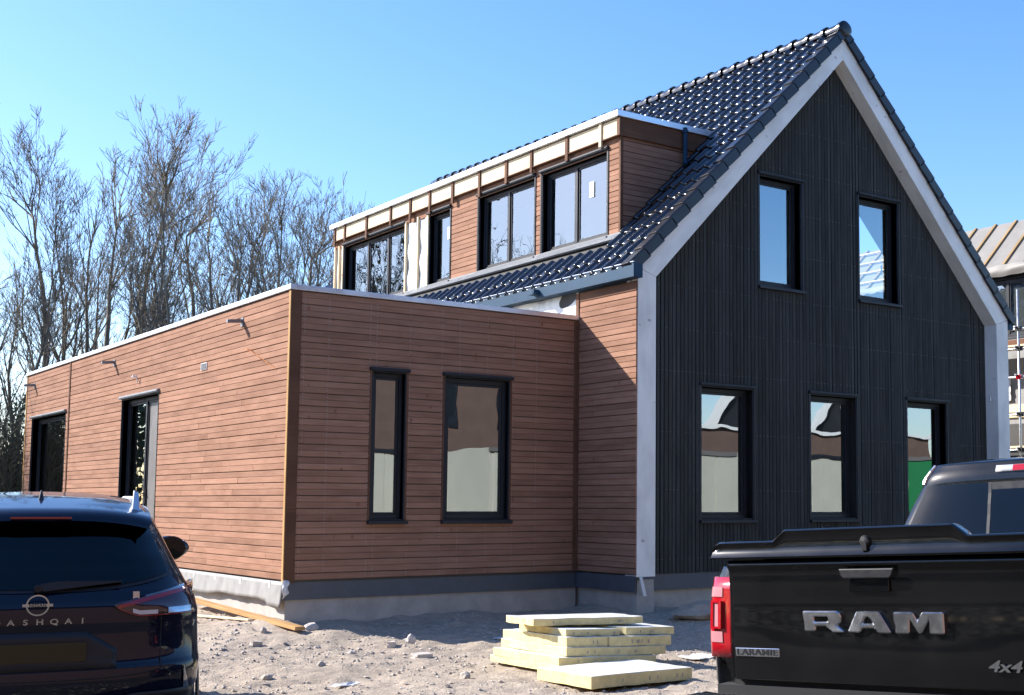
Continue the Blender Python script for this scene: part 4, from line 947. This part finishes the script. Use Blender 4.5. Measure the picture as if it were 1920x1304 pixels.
for cx_ in (13.4, 18.2, 22.8):
    a = MB().prism([(cx_ - 2.1, -17, 2.45), (cx_ - 1.8, -17, 2.45), (cx_, -17, 4.6), (cx_ + 1.8, -17, 2.45), (cx_ + 2.1, -17, 2.45), (cx_, -17, 5.0)], (0, .25, 0))
    a.box(cx_ - .35, cx_ - .2, -17, -16.8, 2.45, 4.3); a.box(cx_ + .2, cx_ + .35, -17, -16.8, 2.45, 4.3); part('white_truss', a, M_WHITE, opp)
    part('gable_glazing', MB().prism([(cx_ - 1.8, -17.1, 2.45), (cx_ + 1.8, -17.1, 2.45), (cx_, -17.1, 4.6)], (0, .05, 0)), M_FRAME, opp)

# ------------------------------------------------------------------ vehicles
def interp(tab, h, k):
    if h <= tab[0][0]: return tab[0][k]
    for a, b in zip(tab[:-1], tab[1:]):
        if h <= b[0]:
            t = (h - a[0]) / (b[0] - a[0]); t2 = t * t * (3 - 2 * t) * .35 + t * .65; return a[k] + (b[k] - a[k]) * t2
    return tab[-1][k]
class Hull:    # stack of rounded outlines: table rows (height, rear s, front s, half width)
    def __init__(s, tab, Rr, Rf, p=2.5): s.t, s.Rr, s.Rf, s.p = tab, Rr, Rf, p
    def w(s, h): return interp(s.t, h, 3)
    def rear(s, t, h, off=0.):
        w = s.w(h); q = min(abs(t) / w, .9995); sr = interp(s.t, h, 1)
        return V((t, sr + s.Rr * (1 - (1 - q ** s.p) ** (1 / s.p)) - off, h))
    def side(s, x, h, sgn, off=0.): return V((sgn * (s.w(h) + off), x, h))
    def outline(s, h, n=16, m=14):
        w, sr, sf = s.w(h), interp(s.t, h, 1), interp(s.t, h, 2); e = 2 / s.p; half = []
        kk = min(1, (sf - sr) * .95 / (s.Rr + s.Rf)); Rr_, Rf_ = s.Rr * kk, s.Rf * kk
        for i in range(n + 1):
            a = math.pi / 2 * i / n; half.append((w * math.sin(a) ** e, sr + Rr_ * (1 - math.cos(a) ** e)))
        for i in range(1, m):
            t = i / m; half.append((w, sr + Rr_ + (sf - Rf_ - sr - Rr_) * t))
        for i in range(n + 1):
            a = math.pi / 2 * i / n; half.append((w * math.cos(a) ** e, sf - Rf_ * (1 - math.sin(a) ** e)))
        return half
    def mesh(s, mb, hs, arches=(), sink=None):
        rings = []
        for h in hs:
            o = s.outline(h); o = o + [(-a, b) for a, b in o[-2:0:-1]]; ring = []
            for (t, x) in o:
                z = h
                for (xc, r) in arches:
                    if abs(t) > s.w(h) * .93 and abs(x - xc) < r:
                        z = max(z, min(hs[-1], .30 + math.sqrt(r * r - (x - xc) ** 2)))
                ring.append((t, x, z))
            rings.append(ring)
        i = len(mb.v); n = len(rings[0])
        for r in rings: mb.v += r
        for a in range(len(rings) - 1):
            for k in range(n): k2 = (k + 1) % n; mb.f.append((i + a * n + k, i + a * n + k2, i + (a + 1) * n + k2, i + (a + 1) * n + k))
        mb.f.append(tuple(i + (len(rings) - 1) * n + k for k in range(n))); mb.f.append(tuple(i + k for k in reversed(range(n))))
        return mb
    def rpatch(s, t0, t1, lo, hi, off, nt=24, nh=6):   # patch on the rear face; lo/hi are functions of t
        mb = MB(); ts = [t0 + (t1 - t0) * i / nt for i in range(nt + 1)]
        return mb.grid(lambda t, v: s.rear(t, lo(t) + (hi(t) - lo(t)) * v, off), ts, [j / nh for j in range(nh + 1)])
def solid(o, th, off=1): m = o.modifiers.new('s', 'SOLIDIFY'); m.thickness = th; m.offset = off; return o
def wheel(parent, t, s_, r, wdt, sgn, hub):
    tb = MB().lathe((t, s_, r), (1, 0, 0), [(r * .62, -wdt / 2), (r * .9, -wdt / 2), (r * .985, -wdt * .4), (r, -wdt * .2), (r, wdt * .2), (r * .985, wdt * .4), (r * .9, wdt / 2), (r * .62, wdt / 2)], 36)
    o = part('wheel', tb, M_RUB, parent, smooth=True)
    rb = MB().lathe((t, s_, r), (sgn, 0, 0), [(0, wdt * .30), (.04, wdt * .34), (.07, wdt * .25)], 20)
    for k in range(5):
        a = 2 * math.pi * k / 5; d = V((0, math.cos(a), math.sin(a))); e = V((0, -math.sin(a), math.cos(a)))
        c0 = V((t + sgn * wdt * .28, s_, r)); rb.obox(c0 + d * .04 - e * .03, e * .06, d * (r * .6 - .04), V((sgn * -.04, 0, 0)))
    rb.lathe((t, s_, r), (sgn, 0, 0), [(r * .64, wdt * .5), (r * .6, wdt * .46), (r * .58, wdt * .1), (0.02, wdt * .05)], 30); part('rim', rb, M_RIM, o, angle=40)
def text_mesh(txt, size, ext, mat, sx=1.0, spacing=1.0, bold=0.):
    cu_ = bpy.data.curves.new('txt', 'FONT'); cu_.body = txt; cu_.size = size; cu_.extrude = ext; cu_.align_x = 'CENTER'; cu_.align_y = 'CENTER'; cu_.space_character = spacing; cu_.offset = bold; cu_.resolution_u = 3
    o = bpy.data.objects.new('txt', cu_); COL.objects.link(o); bpy.context.view_layer.update()
    me = bpy.data.meshes.new_from_object(o.evaluated_get(bpy.context.evaluated_depsgraph_get())); bpy.data.objects.remove(o); bpy.data.curves.remove(cu_)
    for v in me.vertices: v.co.x *= sx
    me.materials.clear(); me.materials.append(mat); return me
def place_text(name, me, parent, pt, zrot=0., tiltx=0.):   # text stands upright on the rear face (faces -s)
    o = bpy.data.objects.new(name, me); COL.objects.link(o); o.parent = parent; o.location = pt; o.rotation_euler = (rad(90) + tiltx, 0, zrot); return o

# ---- dark blue family car, lower left
car = thing('parked_car', 'dark blue compact family car parked at the left, seen from behind', 'car', (0, 0, 0), world=False)
car.location = (-8.56, -5.66, -1.59); car.rotation_euler = (rad(1.2), 0, rad(-11.9)); car.scale = (1.02, 1.02, 1.0)
T = [(.24, .20, 4.15, .78), (.34, .06, 4.34, .86), (.50, .0, 4.42, .905), (.62, .005, 4.42, .915), (.66, .03, 4.41, .91), (.80, .055, 4.38, .905), (.92, .05, 4.30, .90), (.99, .065, 4.12, .885), (1.05, .10, 3.75, .865), (1.09, .135, 3.40, .83), (1.20, .20, 3.16, .775), (1.36, .31, 2.86, .70), (1.45, .375, 2.66, .655), (1.52, .42, 2.50, .62), (1.565, .58, 2.28, .575), (1.59, .82, 2.1, .52), (1.608, 1.1, 1.95, .43), (1.618, 1.35, 1.85, .32), (1.624, 1.5, 1.75, .2), (1.627, 1.58, 1.7, .08)]
HC = Hull(T, .50, 1.0, 2.9)
hs = [.24, .29, .34, .42, .50, .56, .62, .64, .66, .73, .80, .86, .92, .955, .99, 1.02, 1.05, 1.07, 1.09, 1.14, 1.20, 1.28, 1.36, 1.41, 1.45, 1.49, 1.52, 1.545, 1.565, 1.578, 1.59, 1.60, 1.608, 1.613, 1.618, 1.621, 1.624, 1.6255, 1.627]
part('body', HC.mesh(MB(), hs, arches=((.88, .37), (3.53, .37))), M_CAR, car, angle=35)
for s_ in (.88, 3.53):
    for sg in (-1, 1): wheel(car, sg * .80, s_, .345, .22, sg, None)
for sg in (-1, 1):
    am = MB()
    for s_ in (.88, 3.53):
        am.grid(lambda a, v: (sg * (.905 + .018 * v), s_ + math.cos(a) * (.36 + .05 * (1 - v)), .30 + math.sin(a) * (.36 + .05 * (1 - v)) ), [math.pi * i / 16 for i in range(17)], [0, .5, 1])
    solid(part('wheel_arch_trim', am, M_BLKP, car, smooth=True), .012)
part('rocker_trim', MB().box(-.90, .90, 1.3, 3.1, .22, .36), M_BLKP, car)
# lower bumper cladding, diffuser, tow area
solid(part('bumper_cladding', HC.rpatch(-.86, .86, lambda t: .27, lambda t: .48 - .05 * max(0, 1 - (abs(t) / .5) ** 4), .006, 40, 6), M_BLKP, car, smooth=True), .01)
solid(part('skid_plate', HC.rpatch(-.50, .50, lambda t: .27, lambda t: .36, .02, 16, 3), M_STEEL, car, smooth=True), .01)
# rear glass
def glo(t): return 1.085 + .075 * (abs(t) / .7) ** 3
def ghi(t): return 1.462 - .012 * (abs(t) / .6) ** 2
def gws(t): return t
gm = MB(); N_ = 30
gm.grid(lambda u, v: HC.rear(u * (.705 - .115 * v), glo(u * .7) + (ghi(u * .6) - glo(u * .7)) * v, .014), [-1 + 2 * i / N_ for i in range(N_ + 1)], [j / 20 for j in range(21)])
part('rear_window', gm, M_CARGD, car, smooth=True)
gm = MB(); gm.grid(lambda u, v: HC.rear(u * (.735 - .11 * v), (1.065 + .08 * abs(u) ** 3) + (1.475 - 1.065 - .08 * abs(u) ** 3) * v, .006), [-1 + 2 * i / N_ for i in range(N_ + 1)], [j / 20 for j in range(21)])
part('window_surround', gm, M_BLKP, car, smooth=True)
# roof spoiler
sp = MB(); spr = [(.26, 1.475), (.28, 1.515), (.45, 1.548), (.80, 1.598)]
sp.grid(lambda u, k: (u * (.61 + .03 * (k / 3) ** .5 - .02), spr[int(k)][0] + .10 * u * u, spr[int(k)][1] - .055 * abs(u) ** 3), [-1 + 2 * i / 24 for i in range(25)], [0, 1, 2, 3])
sp.grid(lambda u, k: (u * .59, (.26 if k == 0 else .42) + .10 * u * u, (1.475 if k == 0 else 1.46) - .055 * abs(u) ** 3), [-1 + 2 * i / 24 for i in range(25)], [0, 1], flip=True)
part('roof_spoiler', sp, M_CAR, car, smooth=True)
part('high_brake_light', MB().box(-.16, .16, .255, .27, 1.485, 1.497), M_LENSDR, car)
# roof rails and aerial
for sg in (-1, 1):
    rl_ = MB(); pts = [(sg * .54, .74, 1.60), (sg * .55, 1.0, 1.592), (sg * .55, 2.0, 1.575), (sg * .54, 2.45, 1.53)]
    rl_.path(pts, .017, 8); rl_.prism([(sg * .53 - .024, .56, 1.45), (sg * .53 + .024, .56, 1.45), (sg * .535 + .016, .70, 1.635), (sg * .535 - .010, .70, 1.65)], (0, .08, 0)); part('roof_rail', rl_, M_ALU, car)
part('shark_fin_aerial', MB().hexa([(-.022, .72, 1.555), (.022, .72, 1.555), (.016, .95, 1.59), (-.016, .95, 1.59), (-.005, .80, 1.645), (.005, .80, 1.645), (.004, .87, 1.645), (-.004, .87, 1.645)]), M_BLKP, car, bevel=.006)
# side windows and mirror
for sg in (-1, 1):
    m = MB().grid(lambda u, v: HC.side((.78 + .15 * v) + u * (2.35 - .55 * v), 1.11 + .36 * v, sg, .005), [i / 10 for i in range(11)], [j / 5 for j in range(6)], flip=(sg < 0)); solid(part('side_window', m, M_CARG, car, smooth=True), .004)
    mr = MB(); mr.lathe((sg * .94, 2.62, 1.18), (0, 1, 0), [(0.0, -.07), (.09, -.065), (.115, -.03), (.115, .03), (.085, .09), (.0, .13)], 20)
    for i, v in enumerate(mr.v): mr.v[i] = (sg * .94 + (v[0] - sg * .94) * 1.12, v[1], 1.18 + (v[2] - 1.18) * (.80 + .16 * (v[0] - sg * .94) / .13 * -sg))
    o = part('door_mirror', mr, M_CAR, car, smooth=True); part('mirror_glass', MB().lathe((sg * .94, 2.62, 1.18), (0, 1, 0), [(0, -.0735), (.095, -.0715)], 20), M_CARGD, o)
    part('mirror_arm', MB().obox((sg * .78, 2.62, 1.10), (sg * .12, 0, .03), (0, .06, 0), (0, 0, .03)), M_BLKP, o)
# tail lamps
def lamp(sg):
    t0, t1 = .40, .875
    top = lambda t: .99 + .105 * ((t - t0) / (t1 - t0)) ** .8
    bot = lambda t: .98 - .065 * min(1, ((t - t0) / .14)) ** .7
    mk = lambda a, b, lo, hi, off, mat_, nm, par: part(nm, (lambda mb: mb)(MB().grid(lambda t, v: HC.rear(sg * t, lo(t) + (hi(t) - lo(t)) * v, off), [a + (b - a) * i / 20 for i in range(21)], [j / 5 for j in range(6)], flip=(sg < 0))), mat_, par, smooth=True)
    o = mk(t0, t1, bot, top, .012, M_LENSD, 'tail_light', car); solid(o, .014, -1)
    mk(t0 + .02, t1 - .01, lambda t: top(t) - .036, lambda t: top(t) - .012, .0145, M_LENSDR, 'red_light_bar', o)
    mk(t0 + .10, .64, lambda t: bot(t) + .012, lambda t: bot(t) + .036, .0145, M_LENSW, 'reversing_lens', o)
    mk(t0 + .03, .86, lambda t: bot(t) + .002, lambda t: bot(t) + .008, .0145, M_LENSDR, 'red_light_bar', o)
    mk(.70, .84, lambda t: bot(t) + .012, lambda t: bot(t) + .045, .0145, M_BADGE, 'indicator_lens', o)
lamp(1); lamp(-1)
# hatch seams
def seam(pts, nm='panel_gap', r=.004):
    part(nm, MB().path([V(p) for p in pts], r, 5), M_RUB, car)
seam([HC.rear(t, .575 + .04 * (abs(t) / .7) ** 4, .0) for t in [-.66 + 1.32 * i / 20 for i in range(21)]])
for sg in (-1, 1):
    seam([HC.rear(sg * (.66 + .0 * k), .62 + k * .055, .0) for k in range(9)]); seam([HC.rear(sg * (.66 + .10 * k / 3), .62 - .02 * k, 0) for k in range(4)])
# recess for the plate
solid(part('plate_recess', HC.rpatch(-.42, .42, lambda t: .63 - .0 * t, lambda t: .845 - .11 * max(0, (abs(t) - .26) / .16), .002, 20, 4), M_BLKP, car, smooth=True), .003)
part('licence_plate', MB().obox((-.26, HC.rear(0, .70).y - .012, .675), (.52, 0, 0), (0, .008, 0), (0, .004, .11)), M_PLATE, car, bevel=.003)
# badge and lettering
em = MB(); cy_ = HC.rear(0, 1.0).y - .012
em.lathe((0, cy_, 1.0), (0, -1, 0), [(.050, -.004), (.052, .004), (.060, .004), (.062, -.004)], 32)
em.box(-.078, .078, cy_ - .008, cy_, .992, 1.008); eo = part('round_badge', em, M_CHROME, car, angle=40)
tmn = text_mesh('NISSAN', .021, .001, M_BLKP, 1.15, 1.1, .0006); place_text('badge_lettering', tmn, eo, (0, cy_ - .0095, .9995))
for k, ch in enumerate('QASHQAI'):
    t_ = -.205 + k * .073; tm_ = text_mesh(ch, .044, .003, M_BADGE, 1.25, 1.0, .001); pt = HC.rear(t_, .905, .010)
    place_text('badge_letter', tm_, car, pt)
# wiper
wy = HC.rear(0, 1.09).y
part('rear_wiper', MB().prism([(-.02, wy - .03, 1.09), (.03, wy - .035, 1.075), (.44, wy + .02, 1.115), (.44, wy + .02, 1.125), (.10, wy - .01, 1.13), (.02, wy - .02, 1.12)], (0, -.018, 0)).tube((0, wy + .02, 1.09), (0, wy - .05, 1.09), .028, .022, 12), M_BLKP, car, bevel=.003)
part('sticker', MB().obox(HC.rear(.50, 1.02, .004), (.035, 0, 0), (0, .003, 0), (0, .01, .04)), M_BADGE, car)
part('corner_reflector', MB().grid(lambda u, v: HC.rear(.80 + .05 * u * (1 - v), .42 + .20 * v, .012), [0, .5, 1], [i / 4 for i in range(5)]), M_BADGE, car, smooth=True)
for sx_ in (-.45, .0, .45):
    hd = MB().box(sx_ - .12, sx_ + .12, 1.0, 1.1, 1.15, 1.32).box(sx_ - .22, sx_ + .22, 1.0, 1.15, .8, 1.12); part('rear_seat', hd, M_SEAT, car, bevel=.03)
for sx_ in (-.38, .38): part('front_seat', MB().box(sx_ - .24, sx_ + .24, 1.9, 2.05, .8, 1.2).box(sx_ - .13, sx_ + .13, 1.92, 2.0, 1.2, 1.38), M_SEAT, car, bevel=.03)

# ---- black pickup, lower right
tr = thing('pickup_truck', 'black crew-cab pickup truck with chrome tailgate letters, lower right', 'pickup', (0, 0, 0), world=False)
tr.location = (-5.73, -9.502, -1.666)
h_ = rad(75.17); fwv = V((math.sin(h_), math.cos(h_), 0)); rtv = V((math.cos(h_), -math.sin(h_), 0)); up = Z
ro = .047; rt2 = rtv * math.cos(ro) + up * math.sin(ro); up2 = up * math.cos(ro) - rtv * math.sin(ro); fw2 = (fwv + up2 * .011).normalized()
tr.rotation_euler = Matrix(((rt2.x, fw2.x, up2.x), (rt2.y, fw2.y, up2.y), (rt2.z, fw2.z, up2.z))).to_euler()
BT = [(.50, .10, 5.70, .94), (.60, .06, 5.78, .99), (.80, .04, 5.80, 1.015), (1.05, .04, 5.78, 1.02), (1.22, .05, 5.70, 1.005), (1.34, .06, 5.5, .985), (1.385, .07, 5.2, .965)]
HB = Hull([(a, b, 2.06, d) for a, b, c, d in BT], .16, .04, 4.0)
part('bed', HB.mesh(MB(), [.50, .56, .60, .7, .8, .92, 1.05, 1.14, 1.22, 1.28, 1.34, 1.37, 1.385], arches=((1.15, .47),)), M_TRUCK, tr, smooth=True)
HF = Hull([(.45, 2.10, 5.66, .93), (.60, 2.09, 5.78, .99), (.80, 2.09, 5.80, 1.01), (1.05, 2.09, 5.74, 1.015), (1.18, 2.09, 5.55, .99), (1.25, 2.10, 5.1, .95), (1.30, 2.12, 4.75, .90)], .05, .30, 3.5)
part('cab_lower', HF.mesh(MB(), [.45, .52, .60, .7, .8, .92, 1.05, 1.12, 1.18, 1.215, 1.25, 1.275, 1.30], arches=((4.85, .47),)), M_TRUCK, tr, smooth=True)
HG = Hull([(1.28, 2.00, 4.80, .985), (1.45, 2.04, 4.55, .945), (1.65, 2.10, 4.28, .855), (1.78, 2.14, 4.08, .79), (1.82, 2.14, 4.02, .77), (1.86, 2.15, 3.95, .75), (1.93, 2.19, 3.75, .70), (1.955, 2.40, 3.4, .60), (1.965, 2.8, 3.1, .4)], .13, .45, 3.2)
part('cab_roof', HG.mesh(MB(), [1.28, 1.36, 1.45, 1.55, 1.65, 1.72, 1.78, 1.80, 1.82, 1.84, 1.86, 1.89, 1.92, 1.93, 1.945, 1.955, 1.962, 1.965]), M_TRUCK, tr, smooth=True)
def hgp(t, h, off): return HG.rear(t, h, off)
rw = MB().grid(lambda u, v: hgp(u * (.89 - .165 * v), 1.40 + .40 * v, .006), [-1 + 2 * i / 30 for i in range(31)], [j / 6 for j in range(7)]); rwo = part('rear_window', rw, M_CARGD, tr, smooth=True)
rwf = MB()
for sg in (-1, 1): rwf.grid(lambda u, v: hgp(sg * (.265 + .02 * u), 1.40 + .40 * v, .010), [0, 1], [j / 6 for j in range(7)])
rwf.grid(lambda u, v: hgp(u * .285, 1.755 + .045 * v, .010), [-1, -.5, 0, .5, 1], [0, 1]); part('slider_frame', rwf, M_BLKP, rwo)
ch = MB().grid(lambda u, v: hgp(u * .24, 1.865 + .038 * v, .012), [-1 + i / 5 for i in range(11)], [0, .5, 1]); co = part('high_brake_light', ch, M_LENSW, tr, smooth=True); solid(co, .015, -1)
part('red_lens', MB().grid(lambda u, v: hgp(u * .13, 1.866 + .036 * v, .0145), [-1, -.5, 0, .5, 1], [0, 1]), M_LENSR, co)
for sg in (-1, 1):
    m = MB().grid(lambda u, v: HG.side((2.45 + .1 * v) + u * (2.0 - .45 * v), 1.36 + .42 * v, sg, .004), [i / 8 for i in range(9)], [j / 4 for j in range(5)], flip=(sg < 0)); solid(part('side_window', m, M_CARGD, tr, smooth=True), .004)
    part('drip_corner', MB().path([hgp(sg * .69, 1.925, .004), hgp(sg * .71, 1.89, .006), hgp(sg * .735, 1.85, .008), hgp(sg * .75, 1.81, .008)], .012, 6), M_BADGE, tr)
    m = MB().box(sg * 1.13 - .14, sg * 1.13 + .14, 4.02, 4.12, 1.28, 1.50); o = part('door_mirror', m, M_TRUCK, tr, bevel=.03); part('mirror_arm', MB().box(min(sg * .93, sg * 1.03), max(sg * .93, sg * 1.03), 4.04, 4.1, 1.30, 1.36), M_BLKP, o)
for s_ in (1.15, 4.85):
    for sg in (-1, 1): wheel(tr, sg * .86, s_, .405, .28, sg, None)
part('windscreen', MB().grid(lambda u, v: (u * (.80 - .13 * v), 4.80 - .78 * v - .10 * u * u, 1.31 + .50 * v), [-1 + i / 6 for i in range(13)], [0, .5, 1]), M_CARGD, tr, smooth=True)
# tailgate with relief
def tg(t, h):
    d = 0.0
    d += .018 * math.exp(-((h - 1.395) / .022) ** 2)                      # rolled top edge
    dip = 1 / (1 + math.exp(-(1.345 - h) / .012)) * 1 / (1 + math.exp(-(h - 1.235) / .010))
    e = 1 / (1 + math.exp((abs(t) - .62) / .06)); d -= .005 * math.exp(-((h - 1.20) / .09) ** 2)
    d += .004 * math.exp(-((h - .955) / .09) ** 2) * (1 / (1 + math.exp((abs(t) - .60) / .09)))
    d -= .018 * (max(0, h - 1.05) ** 2) * 2; d -= .010 * (t / .8) ** 2
    return V((t, -.03 - d, h))
tgt = MB().grid(tg, [-.80 + 1.60 * i / 80 for i in range(81)], [.83 + .59 * j / 70 for j in range(71)])
tgo = part('tailgate', tgt, M_TRUCK, tr, smooth=True); solid(tgo, .05, -1)
part('tailgate_gap', MB().box(-.822, .822, .025, .05, .80, 1.41), M_RUB, tr)
# tailgate handle
hp = MB().box(-.20, .20, -.050, -.03, 1.245, 1.335); hp2 = MB().prism([(-.145, -.05, 1.372), (.145, -.05, 1.372), (.135, -.05, 1.34), (.12, -.05, 1.325), (-.12, -.05, 1.325), (-.135, -.05, 1.34)], (0, -.014, 0))
hh = part('tailgate_handle', hp2, M_BLKP, tr, bevel=.006); part('handle_recess', MB().box(-.105, .105, -.040, -.026, 1.262, 1.325), M_TRUCK, hh, bevel=.004)
# cap / spoiler on the tailgate
def sph(t):
    a = abs(t)
    if a > .51: return 1.515 - .05 * max(0, (a - .84) / .06) ** 2
    if a > .44: return 1.515 + .052 * (.51 - a) / .07
    return 1.567
spm = MB(); tsx = [-.905, -.90, -.89, -.87, -.84, -.80, -.70, -.6, -.52, -.51, -.49, -.465, -.45, -.44, -.43, -.37, -.3, -.2, -.1, 0, .1, .2, .3, .37, .43, .44, .45, .465, .49, .51, .52, .6, .70, .80, .84, .87, .89, .90, .905]
def spp(t, k):
    top = sph(t); cur = .05 * (abs(t)) ** 6
    rows = [(.0, 1.425), (-.045, 1.427), (-.052, 1.437), (-.035, 1.455), (-.024, 1.48), (-.030, top - .022), (-.036, top - .008), (-.028, top - .001), (-.012, top), (.05, top - .006), (.18, top - .045), (.24, 1.42)]
    y, z = rows[int(k)]; return V((t, y - .02 + cur + (.02 if abs(t) > .895 else 0), min(z, top)))
spm.grid(spp, tsx, list(range(12)))
spm.f.append(tuple(range(12))); n_ = len(tsx); spm.f.append(tuple(reversed([(n_ - 1) * 12 + k for k in range(12)])))
part('tailgate_spoiler', spm, M_TRUCK, tr, angle=50)
lk = MB(); lk.lathe((0, -.04, 1.497), (0, -1, 0), [(.03, -.01), (.03, .01), (.022, .022), (0, .026)], 18); lk.box(-.012, .012, -.066, -.05, 1.455, 1.497); part('spoiler_lock', lk, M_BLKP, tr, angle=40)
part('tonneau_cover', MB().box(-.90, .90, .16, 2.04, 1.40, 1.452).box(-.90, -.5, .16, 2.04, 1.452, 1.475).box(.5, .90, .16, 2.04, 1.452, 1.475), M_TRUCK, tr, bevel=.01)
# tail lamps
for sg in (-1, 1):
    def lp(t0, t1, h0, h1, off, mat_, nm, par, n=8):
        return part(nm, MB().grid(lambda t, v: HB.rear(sg * t, h0 + (h1 - h0) * v, off), [t0 + (t1 - t0) * i / n for i in range(n + 1)], [j / 6 for j in range(7)], flip=(sg < 0)), mat_, par, smooth=True)
    o = lp(.826, .985, .93, 1.335, .045, M_LENSR, 'tail_light', tr, 12); solid(o, .04, -1)
    for a, b in ((1.235, 1.285), (1.005, 1.06)): lp(.885, .975, a, b, .049, M_LENSP, 'clear_lens', o)
    lp(.905, .945, 1.085, 1.205, .056, M_LENSP, 'clear_lens', o)
    fr = MB()
    for (a, b, c, d) in ((.885, .905, 1.075, 1.215), (.945, .965, 1.075, 1.215), (.905, .945, 1.205, 1.215), (.905, .945, 1.075, 1.085)): fr.grid(lambda t, v: HB.rear(sg * t, c + (d - c) * v, .064), [a, (a + b) / 2, b], [0, .5, 1], flip=(sg < 0))
    solid(part('lens_bezel', fr, M_LENSR, o), .02, -1)
# bumper
bm_ = MB(); bpr = [(-.10, .52), (-.17, .56), (-.19, .64), (-.185, .715), (-.16, .745), (-.04, .750)]
bm_.grid(lambda u, k: (u * 1.03, bpr[int(k)][0] + .10 * abs(u) ** 5 + (.0), bpr[int(k)][1]), [-1 + 2 * i / 40 for i in range(41)], [0, 1, 2, 3, 4, 5]); bo = part('rear_bumper', bm_, M_CHROME, tr, smooth=True); solid(bo, .02, -1)
stp = MB()
for k in range(9): stp.box(-1.0 + k * .03, -.985 + k * .03, -.15, -.05, .752, .758)
for k in range(9): stp.box(.75 + k * .03, .765 + k * .03, -.15, -.05, .752, .758)
part('step_pad', MB().box(-.74, .74, -.15, -.05, .745, .757), M_BLKP, bo); part('step_ribs', stp, M_BLKP, bo, kind='stuff')
part('under_bumper', MB().box(-.9, .9, -.02, .3, .42, .80), M_RUB, tr)
# lettering: wide chrome letters traced as outlines with real thickness
def letter(outer, hole, name='badge_letter'):
    def cv(p):
        x_, y_ = p; t_ = -.365 + .735 * (x_ - 1062) / 1722; hh_ = 1.172 - .098 * ((y_ - 285 - .0215 * (x_ - 1062)) / 228); return t_, hh_
    O_ = [cv(p) for p in outer]; bm = bmesh.new()
    def ring(pts, y): return [bm.verts.new((a, y, b)) for a, b in pts]
    y1, y0 = tg(0, 1.12).y - .022, tg(0, 1.12).y + .004
    # front face by triangulated fill, sides by strips
    f0 = ring(O_, y1); b0 = ring(O_, y0); edges = [bm.edges.new((f0[i], f0[(i + 1) % len(f0)])) for i in range(len(f0))]
    for i in range(len(f0)): bm.faces.new((f0[i], f0[(i + 1) % len(f0)], b0[(i + 1) % len(f0)], b0[i]))
    if hole:
        H_ = [cv(p) for p in hole]; f1 = ring(H_, y1); b1 = ring(H_, y0); edges += [bm.edges.new((f1[i], f1[(i + 1) % len(f1)])) for i in range(len(f1))]
        for i in range(len(f1)): bm.faces.new((f1[(i + 1) % len(f1)], f1[i], b1[i], b1[(i + 1) % len(f1)]))
    bmesh.ops.triangle_fill(bm, use_beauty=True, use_dissolve=False, edges=edges)
    bmesh.ops.dissolve_limit(bm, angle_limit=rad(2), verts=bm.verts[:], edges=bm.edges[:])
    bmesh.ops.recalc_face_normals(bm, faces=bm.faces[:])
    me = bpy.data.meshes.new(name); bm.to_mesh(me); bm.free(); me.materials.append(M_BADGE)
    o = part(name, me, None, tr); b = o.modifiers.new('b', 'BEVEL'); b.width = .006; b.segments = 1; b.limit_method = 'ANGLE'; b.angle_limit = rad(50); return o
letter([(1062, 285), (1500, 292), (1540, 315), (1560, 360), (1552, 415), (1500, 450), (1590, 525), (1440, 522), (1350, 455), (1228, 455), (1228, 510), (1078, 508), (1078, 420), (1062, 330)], [(1210, 350), (1370, 350), (1393, 365), (1393, 395), (1370, 408), (1210, 408)])
letter([(1630, 522), (1748, 302), (2024, 308), (2168, 540), (1994, 536), (1968, 485), (1812, 482), (1790, 530)], [(1858, 362), (1902, 362), (1946, 435), (1822, 435)])
letter([(2194, 315), (2429, 318), (2479, 408), (2534, 322), (2786, 326), (2786, 555), (2609, 550), (2609, 402), (2520, 550), (2482, 550), (2388, 400), (2380, 546), (2214, 542), (2214, 470), (2194, 400)], None)
# LARAMIE plate
tb = MB().obox((-.775, tg(-.7, .96).y - .008, .945), (.26, 0, 0), (0, .008, 0), (0, 0, .042)); pl = part('nameplate', tb, M_CHROME, tr, bevel=.003)
tm_ = text_mesh('LARAMIE', .044, .002, M_BLKP, 1.32, 1.06, .0007); place_text('nameplate_lettering', tm_, pl, (-.645, tg(-.7, .96).y - .0095, .966))
tm_ = text_mesh('4x4', .070, .004, M_CHROME, 1.45, 1.0, .0015); 
for v in tm_.vertices: v.co.x += v.co.y * .35
place_text('badge_lettering', tm_, tr, (.645, tg(.6, .965).y - .012, .935))
part('water_streak', MB().obox((.475, tg(.47, 1.1).y - .0014, 1.02), (.004, 0, 0), (0, .001, 0), (.004, 0, .20)), M_BADGE, tr) if False else None
